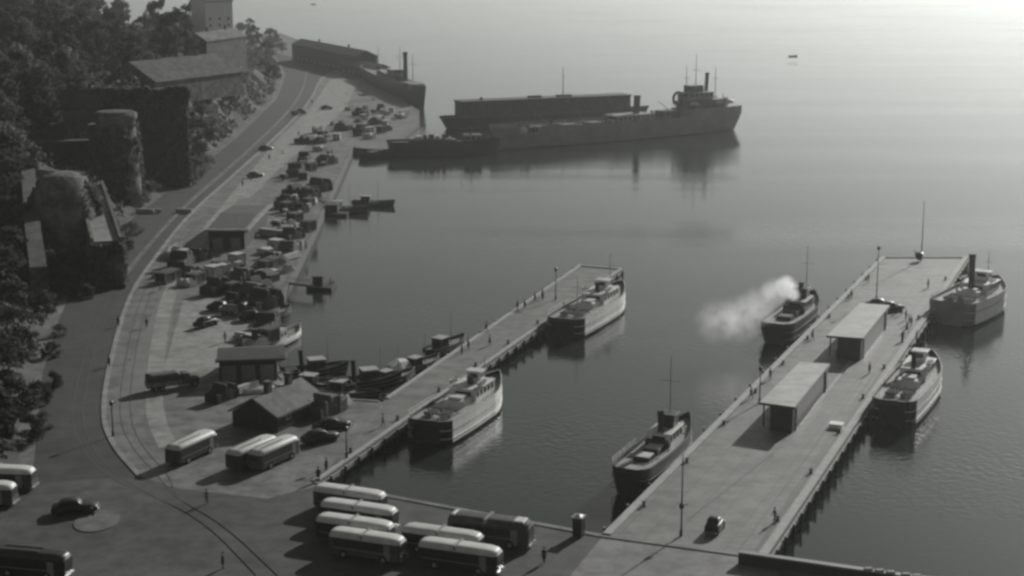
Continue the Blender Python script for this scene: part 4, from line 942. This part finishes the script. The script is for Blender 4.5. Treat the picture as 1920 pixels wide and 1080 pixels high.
# ================================================================== CARGO ON THE LEFT QUAY
def proto(name, cat, parts):
    t = thing(name, cat, cat, (0, 0, -60))
    for nm_, mb_, mt in parts: mb_.build(nm_, mt, t)
    return t
def crate_p(m__):
    a = MB(); a.box(-.8, .8, -.7, .7, 0, 1.2); b_ = MB()
    for z in (.05, 1.05): b_.box(-.84, .84, -.74, .74, z, z+.12)
    for x in (-.84, .74):
        for y in (-.74, .64): b_.box(x, x+.1, y, y+.1, .17, 1.05)
    return proto('wooden_crate', 'crate', [('boards', a, m__), ('battens', b_, 'wood')])
def heap_p(m__, L=5, W_=2.6, H=1.9, seed=1):
    rnd = random.Random(seed); a = MB(); rings = []; n_ = 11; hh = H
    for i in range(n_):
        x = -L/2+L*i/(n_-1)
        if i % 2 == 0: hh = H*rnd.uniform(.62, 1.1)
        if i in (0, n_-1): hh *= .8
        w0 = W_/2*rnd.uniform(.93, 1.04); rings.append([(x, -w0, 0), (x, -w0*.97, hh*.92), (x, -w0*.86, hh), (x, w0*.86, hh*rnd.uniform(.93, 1.05)), (x, w0*.97, hh*.92), (x, w0, 0)])
    a.loft(rings)
    t_ = proto('tarpaulin_stack', 'covered stack', [('tarpaulin', a, m__)])
    for x in (-L*.3, L*.02, L*.3): b_ = MB(); b_.box(x-.04, x+.04, -W_/2-.12, W_/2+.12, H*.45, H*.5); b_.build('lashing', 'rope', t_)
    return t_
def cart_p():
    t_ = proto('hand_cart', 'cart', []); b_ = MB(); b_.box(-1.2, 1.0, -.6, .6, .6, .7)
    for y0 in (-.6, .55): b_.box(-1.2, 1.0, y0, y0+.05, .7, 1.0)
    b_.build('load_bed', 'wood', t_)
    for y in (-.66, .66): wheel(t_, -.1, y, .5, .08)
    for y in (-.4, .4): b_ = MB(); b_.cyl((1.0, y, .65), (2.1, y, .8), .035, .035, 5); b_.build('shaft', 'wood', t_)
    b_ = MB(); b_.box(-1.0, .6, -.45, .45, .7, 1.3, tx=.1, ty=.05); b_.build('load', 'sack', t_); return t_
def timber_p():
    a = MB(); 
    for k in range(4):
        for i in range(6-k): a.box(-2.6+random.uniform(-.3, .2), 2.6+random.uniform(-.2, .3), -.9+i*.3+k*.15, -.64+i*.3+k*.15, .15+k*.26, .38+k*.26)
    b_ = MB()
    for x in (-1.8, 1.8): b_.box(x-.1, x+.1, -.95, .95, 0, .14)
    return proto('timber_stack', 'timber stack', [('planks', a, 'palewood'), ('bearer', b_, 'wood')])
def barrel_p():
    a = MB(); a.loft([[(math.cos(6.283*i/10)*r_, math.sin(6.283*i/10)*r_, z) for i in range(10)] for z, r_ in ((0, .32), (.3, .4), (.65, .4), (.95, .32))]); t_ = proto('barrel', 'barrel', [('staves', a, 'wood')])
    for z in (.2, .7): b_ = MB(); b_.cyl((0, 0, z), (0, 0, z+.06), .405, .405, 10); b_.build('hoop', 'rust', t_)
    return t_
def sacks_p():
    a = MB()
    for k in range(3):
        for i in range(4-k):
            for j in range(2): a.ball((-.9+i*.6+k*.3, -.3+j*.62, .2+k*.32), .33, n=8, m=5, sq=(1, .9, .55))
    b_ = MB(); b_.box(-1.3, 1.3, -.8, .8, 0, .05)
    return proto('sack_pile', 'sack pile', [('sacks', a, 'sack'), ('pallet', b_, 'wood')])
cr1, cr2, hp1, hp2, hp3, tb, br, sk = crate_p('palewood'), crate_p('rust'), heap_p('tar', 5.5, 3, 2.2, 1), heap_p('canvas', 4, 2.4, 1.5, 2), heap_p('pile', 7, 3.6, 2.8, 3), timber_p(), barrel_p(), sacks_p(); ct = cart_p()
random.seed(21)
def inpoly(u, v, pts):
    c = False
    for i in range(len(pts)):
        (x1, y1), (x2, y2) = pts[i], pts[i-1]
        if (y1 > v) != (y2 > v) and u < (x2-x1)*(v-y1)/(y2-y1)+x1: c = not c
    return c
def fill(pts, n_, opts, lab_s, grp_s):
    """scatter cargo over a stretch of quay given by its corners in the picture"""
    us = [p[0] for p in pts]; vs = [p[1] for p in pts]; k = 0; tries = 0; placed = []
    while k < n_ and tries < 4000:
        tries += 1; u = random.uniform(min(us), max(us)); v = random.uniform(min(vs), max(vs))
        if not inpoly(u, v, pts): continue
        p = P(u, v); 
        if any((p-q_).length < d_ for q_, d_ in placed): continue
        pr, nm_, s_, dist = random.choice(opts); placed.append((p, dist)); k += 1
        sc_ = s_*random.uniform(.85, 1.25)
        put(pr, p+Vector((0, 0, .13)), random.choice((AZP+8, AZP+98, AZP+4, AZP+8, AZP-20)), nm_+' '+lab_s, nm_+' '+grp_s, (sc_, sc_, sc_*random.uniform(.9, 1.2)))
O = [(ct, 'hand cart', 1.2, 3), (cr1, 'pale wooden crate', 1.5, 2.4), (cr1, 'pale wooden crate', 1.4, 2.4), (cr2, 'dark wooden crate', 1.6, 2.6), (hp1, 'dark tarpaulin covered stack', 1, 5), (hp2, 'pale canvas covered stack', 1, 4), (tb, 'stack of pale planks', 1, 4), (sk, 'pile of pale sacks', 1.2, 3), (br, 'barrel', 1.3, 2)]
OD = [(ct, 'hand cart', 1.2, 3), (cr1, 'pale wooden crate', 1.5, 2.4), (sk, 'pile of pale sacks', 1.2, 3), (hp1, 'dark tarpaulin covered stack', 1.1, 5), (hp3, 'big black covered stack', 1, 7), (cr2, 'dark wooden crate', 1.7, 2.6), (hp3, 'big black covered stack', .8, 6), (tb, 'stack of pale planks', 1, 4)]
fill([(660, 200), (700, 195), (772, 215), (700, 262), (640, 255), (620, 235)], 28, O+OD, 'on the far quay head below the old steamer', 'on the far quay head')
fill([(600, 240), (655, 255), (640, 290), (590, 345), (560, 345), (520, 335), (560, 280)], 22, OD+O, 'on the quay stretch level with the laden barge', 'on the quay by the barge')
fill([(560, 350), (600, 352), (588, 410), (560, 420), (540, 415), (525, 380), (530, 350)], 18, OD+OD+O, 'between the long cargo heap and the pale cornered shed', 'beyond the cornered shed')
fill([(530, 412), (585, 430), (540, 510), (495, 530), (480, 495), (500, 455)], 27, O+O+OD, 'along the water in front of the cornered shed', 'beside the cornered shed')
fill([(330, 470), (400, 480), (470, 500), (480, 540), (400, 550), (300, 530), (260, 530)], 20, O+O+OD, 'on the quay in front of the cornered shed', 'in front of the cornered shed')
fill([(400, 545), (500, 545), (495, 580), (440, 575)], 8, OD, 'at the far side of the pale paving', 'behind the pale paving')
fill([(470, 600), (515, 600), (500, 660), (455, 670)], 8, OD+O, 'beside the white sided boat at the quay corner', 'at the quay corner')
fill([(560, 770), (650, 755), (660, 775), (600, 790)], 6, O+OD, 'at the foot of the middle pier by the grey roofed shed', 'at the foot of the middle pier')
fill([(380, 740), (470, 730), (470, 745), (400, 755)], 3, OD, 'in the shadow before the dark flat roofed shed', 'before the flat roofed shed')

# long pale cargo stack with edge lines left of the cornered shed
t = thing('board_fence', 'pale board fence curving round the yard in front of the cornered shed', 'fence', (0, 0, 0), 90)
fp = smooth(PX([(345, 462), (325, 470), (312, 482), (322, 488), (350, 486), (385, 488)]), 2)
m_ = MB(); ribbon(m_, fp, .25, .02, 1.5); m_.build('boards', 'path', t)
for i in range(0, len(fp), 3): m_ = MB(); m_.cyl((fp[i].x, fp[i].y, 0.01), (fp[i].x, fp[i].y, 1.7), .1, .1, 5); m_.build('post', 'wood', t)

# ================================================================== LAMPS AND MASTS
def lamp(u, v, h, lab, kn=None, grp='tall posts standing on the piers'):
    p = P(u, v); t = thing('lamp_post', lab, 'lamp post', (p.x, p.y, .02), 90, grp)
    m_ = MB(); m_.cyl((0, 0, 0), (0, 0, .8), .2, .16, 8); m_.cyl((0, 0, .8), (0, 0, h), .11, .06, 7); m_.build('post', 'dark', t)
    zk = kn or h-.2
    m_ = MB(); m_.cyl((0, 0, zk-.1), (.7, 0, zk+.1), .05, .05, 5); m_.build('bracket', 'dark', t)
    m_ = MB(); m_.loft([[(math.cos(6.283*i/8)*r_, math.sin(6.283*i/8)*r_, z) for i in range(8)] for z, r_ in ((zk-.45, .12), (zk-.35, .26), (zk+.1, .3), (zk+.3, .1))]); m_.build('lantern', 'dark', t)
lamp(1277, 1005, 9.8, 'tall lamp post with a lantern halfway, near end of the right pier', 3.7)
lamp(1643, 562, 10.3, 'tall lamp post beside the dark cars on the right pier')
lamp(1042, 562, 6.2, 'lamp post on the middle pier beside the farther ferry')
lamp(650, 862, 4.5, 'short lamp post at the near corner of the middle pier')
lamp(212, 818, 5.0, 'thin lamp post at the road kerb near the single bus')
lamp(1424, 756, 5.5, 'thin lamp post at the near corner of the nearer canopy')
p = P(1727, 490); t = thing('signal_mast', 'tall signal mast with a dark basket at the far end of the right pier', 'signal mast', (p.x, p.y, .02), 90)
m_ = MB(); m_.cyl((0, 0, 0), (0, 0, 13.2), .14, .05, 7); m_.build('pole', 'dark', t)
m_ = MB(); m_.loft([[(-.5+math.cos(6.283*i/8)*r_, math.sin(6.283*i/8)*r_, z) for i in range(8)] for z, r_ in ((.2, .2), (.9, .8), (1.8, .95), (2.0, .5))]); m_.build('basket', 'dark', t)
m_ = MB(); m_.cyl((-1.8, 0, 2.3), (.3, 0, 1.3), .07, .07, 5); m_.build('arm', 'dark', t)

# kiosk / shelter post near the pier foot
p = P(1085, 1005); t = thing('ticket_kiosk', 'narrow dark kiosk at the foot of the right pier by the water', 'kiosk', (p.x, p.y, .01), AZP)
m_ = MB(); m_.box(-.6, .6, -.55, .55, 0, 2.3); m_.build('wall', 'dark', t); m_ = MB(); m_.box(-.75, .75, -.7, .7, 2.3, 2.42); m_.box(-.5, .5, -.45, .45, 2.42, 2.6, tx=.3, ty=.3); m_.build('roof', 'grey', t)
m_ = MB(); m_.box(-.63, -.6, -.3, .3, .9, 1.9); m_.build('window', 'glass', t); m_ = MB(); m_.box(-.2, .4, .55, .58, .02, 1.95); m_.build('door', 'grey', t)
# pale box on the pier
p = P(1568, 802); t = thing('equipment_box', 'low pale box on the right pier near its water edge', 'box', (p.x, p.y, .02), AZP)
m_ = MB(); m_.box(-.8, .8, -.9, .9, 0, .6); m_.build('case', 'white', t); m_ = MB(); m_.box(-.85, .85, -.95, .95, .6, .68); m_.build('lid', 'white', t)
# bollards on pier edges
def bollard_p():
    a = MB(); a.cyl((0, 0, 0), (0, 0, .5), .2, .16, 8); a.cyl((0, 0, .5), (0, 0, .66), .26, .26, 8); b_ = MB(); b_.box(-.3, .3, -.3, .3, 0, .05); return proto('bollard', 'bollard', [('post', a, 'rust'), ('base_plate', b_, 'rust')])
bo = bollard_p()
for i in range(9):
    p = A0.lerp(A1, .06+.1*i); put(bo, (p.x+1.3, p.y-.5, .03), 0, 'iron mooring bollard along the left edge of the right pier', 'bollards on the left edge of the right pier')
    p = B0.lerp(B1, .06+.1*i); put(bo, (p.x-1.4, p.y+.6, .03), 0, 'iron mooring bollard along the right edge of the right pier', 'bollards on the right edge of the right pier')
    if i < 8: p = D0.lerp(D1, .08+.11*i); put(bo, (p.x-1.1, p.y+.8, .03), 0, 'iron mooring bollard along the edge of the middle pier where the ferries lie', 'bollards on the middle pier')

# ================================================================== PEOPLE
def make_person(pose, coat):
    """one skinned body: legs, torso, neck, head, arms with hands"""
    a = {'stand': 0.0, 'walk': .26}[pose]
    V = [(0, 0, .95), (0, 0, 1.18), (0, 0, 1.40), (0.01, 0, 1.52), (0.02, 0, 1.62), (0.03, 0, 1.74)]; E = [(0, 1), (1, 2), (2, 3), (3, 4), (4, 5)]
    Rd = [(.17, .14), (.15, .12), (.19, .12), (.06, .06), (.095, .08), (.08, .07)]
    for s_ in (1, -1):
        k = len(V); V += [(0, s_*.1, .88), (a*s_*.5+.03, s_*.11, .5), (a*s_-.03, s_*.11, .09), (a*s_+.15, s_*.13, .04)]; Rd += [(.1, .1), (.07, .07), (.05, .05), (.045, .04)]; E += [(0, k), (k, k+1), (k+1, k+2), (k+2, k+3)]
        k = len(V); V += [(0, s_*.2, 1.4), (-a*s_*.4-.02, s_*.26, 1.12), (-a*s_*.9+.06, s_*.27, .88), (-a*s_*.9+.09, s_*.27, .80)]; Rd += [(.07, .07), (.05, .05), (.038, .038), (.04, .025)]; E += [(2, k), (k, k+1), (k+1, k+2), (k+2, k+3)]
        for f_ in range(5):
            kk = len(V); x0 = -a*s_*.9+.09; off = (f_-2)*.019 if f_ < 4 else .05; ln = (.085, .1, .105, .09, .06)[f_]
            V += [(x0+off, s_*.272, .80-ln)]; Rd += [(.009, .009)]; E += [(k+3, kk)]
    me = bpy.data.meshes.new('person_skeleton'); me.from_pydata(V, E, []); o = bpy.data.objects.new('person_skeleton', me); C.objects.link(o)
    md = o.modifiers.new('skin', 'SKIN'); me.skin_vertices.new() if not me.skin_vertices else None
    for i, r_ in enumerate(Rd): me.skin_vertices[0].data[i].radius = r_
    me.skin_vertices[0].data[0].use_root = True
    o.modifiers.new('sub', 'SUBSURF').levels = 1
    dg = bpy.context.evaluated_depsgraph_get(); ev = o.evaluated_get(dg); nm = bpy.data.meshes.new_from_object(ev); bpy.data.objects.remove(o)
    nm.name = 'person_body'; nm.materials.clear()
    for q_ in (coat, 'trouser', 'skin', 'black'): nm.materials.append(M[q_])
    for p in nm.polygons:
        z = p.center.z; p.use_smooth = True
        p.material_index = 3 if z < .09 else 1 if z < .86 and abs(p.center.y) < .2 else 2 if (z > 1.5 or (z < .86 and abs(p.center.y) > .2)) else 0
    b_ = bpy.data.objects.new('person', nm); C.objects.link(b_); b_.location = (0, 0, -60); tag(b_, 'person', 'person')
    m_ = MB(); m_.cyl((.03, 0, 1.755), (.03, 0, 1.775), .16, .155, 12); m_.cyl((.03, 0, 1.775), (.03, 0, 1.87), .1, .085, 10); m_.build('hat', 'dark', b_)
    m_ = MB(); m_.ball((.0, 0, 1.70), .093, n=10, m=6, sq=(1, .95, 1)); m_.build('hair', 'black', b_)
    if coat == 'coat':
        m_ = MB(); m_.loft([[(math.cos(6.283*i/12)*rx, math.sin(6.283*i/12)*ry, z) for i in range(12)] for z, rx, ry in ((.55, .2, .23), (.95, .17, .2), (1.15, .15, .18), (1.42, .13, .2))]); m_.build('overcoat', 'coat', b_)
    for sx in (-.03, .03): pass
    m_ = MB(); m_.ball((.125, 0, 1.665), .016, n=6, m=4); m_.ball((.105, .035, 1.685), .01, n=6, m=4, mi=1); m_.ball((.105, -.035, 1.685), .01, n=6, m=4, mi=1); m_.box(.098, .112, -.022, .022, 1.625, 1.633, 1); m_.ball((.02, .1, 1.67), .02, n=6, m=4); m_.ball((.02, -.1, 1.67), .02, n=6, m=4); m_.build('face', ['skin', 'black'], b_)
    return b_
ppl = [make_person('stand', 'coat'), make_person('walk', 'coat'), make_person('walk', 'coatl'), make_person('stand', 'coatl')]
random.seed(3)
def man(u, v, lab, k=None, az=None, grp=None, z=.02):
    k = random.randrange(4) if k is None else k
    return put(ppl[k], P(u, v, z), az if az is not None else random.random()*360, lab, grp, (1, 1, 1.04))
man(418, 1066, 'person in a dark coat alone on the dark square left of the bus rank', 0)
man(1020, 1056, 'person in a dark coat walking between the parked buses and the right pier', 1)
man(1523, 637, 'person in dark clothes walking on the right pier left of the farther canopy', 1)
man(205, 687, 'person standing on the left quay by the road kerb', 0)
man(275, 614, 'person walking on the pale band of the left quay', 1)
man(222, 612, 'person standing close to the bank at the left quay', 0)
man(422, 642, 'person standing on the pale paving of the left quay', 3)
man(912, 622, 'person walking on the middle pier in the gap between the two ferries, farther of two', 1)
man(918, 648, 'person walking on the middle pier in the gap between the two ferries, nearer of two', 1)
man(718, 800, 'person walking near the foot of the middle pier beside its right edge', 2)
man(388, 945, 'person standing where the tram tracks meet the plaza near the bus pair', 3)
man(597, 902, 'person standing at the quay corner above the bus rank', 0); man(612, 884, 'person crouched over at the near end of the middle pier', 0)
for u, v in ((970, 582), (984, 579), (1003, 566), (1016, 558), (878, 655), (866, 664), (1018, 562)): man(u, v, 'person standing along the far left edge of the middle pier', None, None, 'people on the middle pier')
for u, v in ((1690, 590), (1682, 588), (1698, 600), (1708, 612), (1700, 622), (1692, 640), (1718, 640), (1704, 608)): man(u, v, 'person among the group beside the cars and the ferry on the right pier', None, None, 'people near the cars on the right pier')
for u, v in ((1408, 748), (1444, 712), (1535, 700), (1452, 980), (1630, 700), (1596, 560), (1628, 530), (1740, 540)): man(u, v, 'person walking singly on the right pier deck', None, None, 'people scattered on the right pier')
for u, v in ((560, 255), (530, 290), (505, 300), (470, 340), (455, 350), (585, 195), (650, 180), (700, 190), (735, 205)): man(u, v, 'person walking on the distant quay road', None, None, 'people on the distant quay road')
for u, v in ((512, 470), (540, 450), (552, 430), (500, 500), (390, 520), (350, 530), (300, 545), (470, 560), (590, 310), (622, 290)): man(u, v, 'person among the cargo on the left quay', None, None, 'people among the cargo', .13)

# ================================================================== STEAM
FP = P(1491, 556, 8.0)
blobs = [(Vector((-.2, 0, .3)), 1.3, 1.9), (Vector((-1.6, 0, 1.6)), 2.3, 2.2), (Vector((-3.6, -.5, .7)), 2.9, .5), (Vector((-6.4, -1, -1.6)), 3.9, .26), (Vector((-9.8, -1.5, -3.6)), 4.6, .26), (Vector((-13.5, -2, -3.8)), 4.4, .16)]
sm_ = MB()
for c_, r_, k_ in blobs: sm_.ball(tuple(c_), r_*1.05, n=16, m=10)
o = sm_.build('steam_plume', 'white', loc=FP); tag(o, 'white puff of steam drifting left from the dark steamboat', 'steam', kind='stuff')
vm = bpy.data.materials.new('steam'); vm.use_nodes = True; n = vm.node_tree; n.nodes.clear()
po = n.nodes.new('ShaderNodeOutputMaterial'); pv_ = n.nodes.new('ShaderNodeVolumePrincipled'); pv_.inputs['Color'].default_value = (1, 1, 1, 1); pv_.inputs['Anisotropy'].default_value = .5
tcc = n.nodes.new('ShaderNodeTexCoord')
def mth(op, a_, b_=None):
    q = n.nodes.new('ShaderNodeMath'); q.operation = op
    for i_, x_ in enumerate((a_, b_)):
        if x_ is None: continue
        if isinstance(x_, (int, float)): q.inputs[i_].default_value = x_
        else: n.links.new(x_, q.inputs[i_])
    return q.outputs[0]
tot = None
for c_, r_, k_ in blobs:
    vd = n.nodes.new('ShaderNodeVectorMath'); vd.operation = 'DISTANCE'; vd.inputs[1].default_value = c_; n.links.new(tcc.outputs['Object'], vd.inputs[0])
    f_ = mth('SUBTRACT', 1.0, mth('DIVIDE', vd.outputs['Value'], r_)); f_ = mth('MAXIMUM', f_, 0.0); f_ = mth('MULTIPLY', mth('POWER', f_, 1.3), k_)
    tot = f_ if tot is None else mth('ADD', tot, f_)
tn = n.nodes.new('ShaderNodeTexNoise'); tn.inputs['Scale'].default_value = .5; tn.inputs['Detail'].default_value = 6; n.links.new(tcc.outputs['Object'], tn.inputs[0])
mr = n.nodes.new('ShaderNodeMapRange'); mr.inputs[1].default_value = .35; mr.inputs[2].default_value = .65; mr.inputs[3].default_value = .15; mr.inputs[4].default_value = 1.0
n.links.new(tn.outputs[0], mr.inputs[0]); n.links.new(mth('MULTIPLY', tot, mr.outputs[0]), pv_.inputs['Density']); n.links.new(pv_.outputs[0], po.inputs['Volume'])
o.data.materials[0] = vm
rm = o.modifiers.new('remesh', 'REMESH'); rm.mode = 'VOXEL'; rm.voxel_size = .5

# ================================================================== HAZE
hz = MB(); hz.box(-6600, 6600, -250, 9100, -6.2, 69)
o = hz.build('haze', 'white'); tag(o, 'thin pale haze over the harbour', 'haze', kind='stuff')
hmz = bpy.data.materials.new('haze'); hmz.use_nodes = True; n = hmz.node_tree; n.nodes.clear()
po = n.nodes.new('ShaderNodeOutputMaterial'); pv_ = n.nodes.new('ShaderNodeVolumePrincipled'); pv_.inputs['Color'].default_value = (.93, .95, .93, 1)
pv_.inputs['Density'].default_value = .00013; pv_.inputs['Anisotropy'].default_value = .72
n.links.new(pv_.outputs[0], po.inputs['Volume']); o.data.materials[0] = hmz
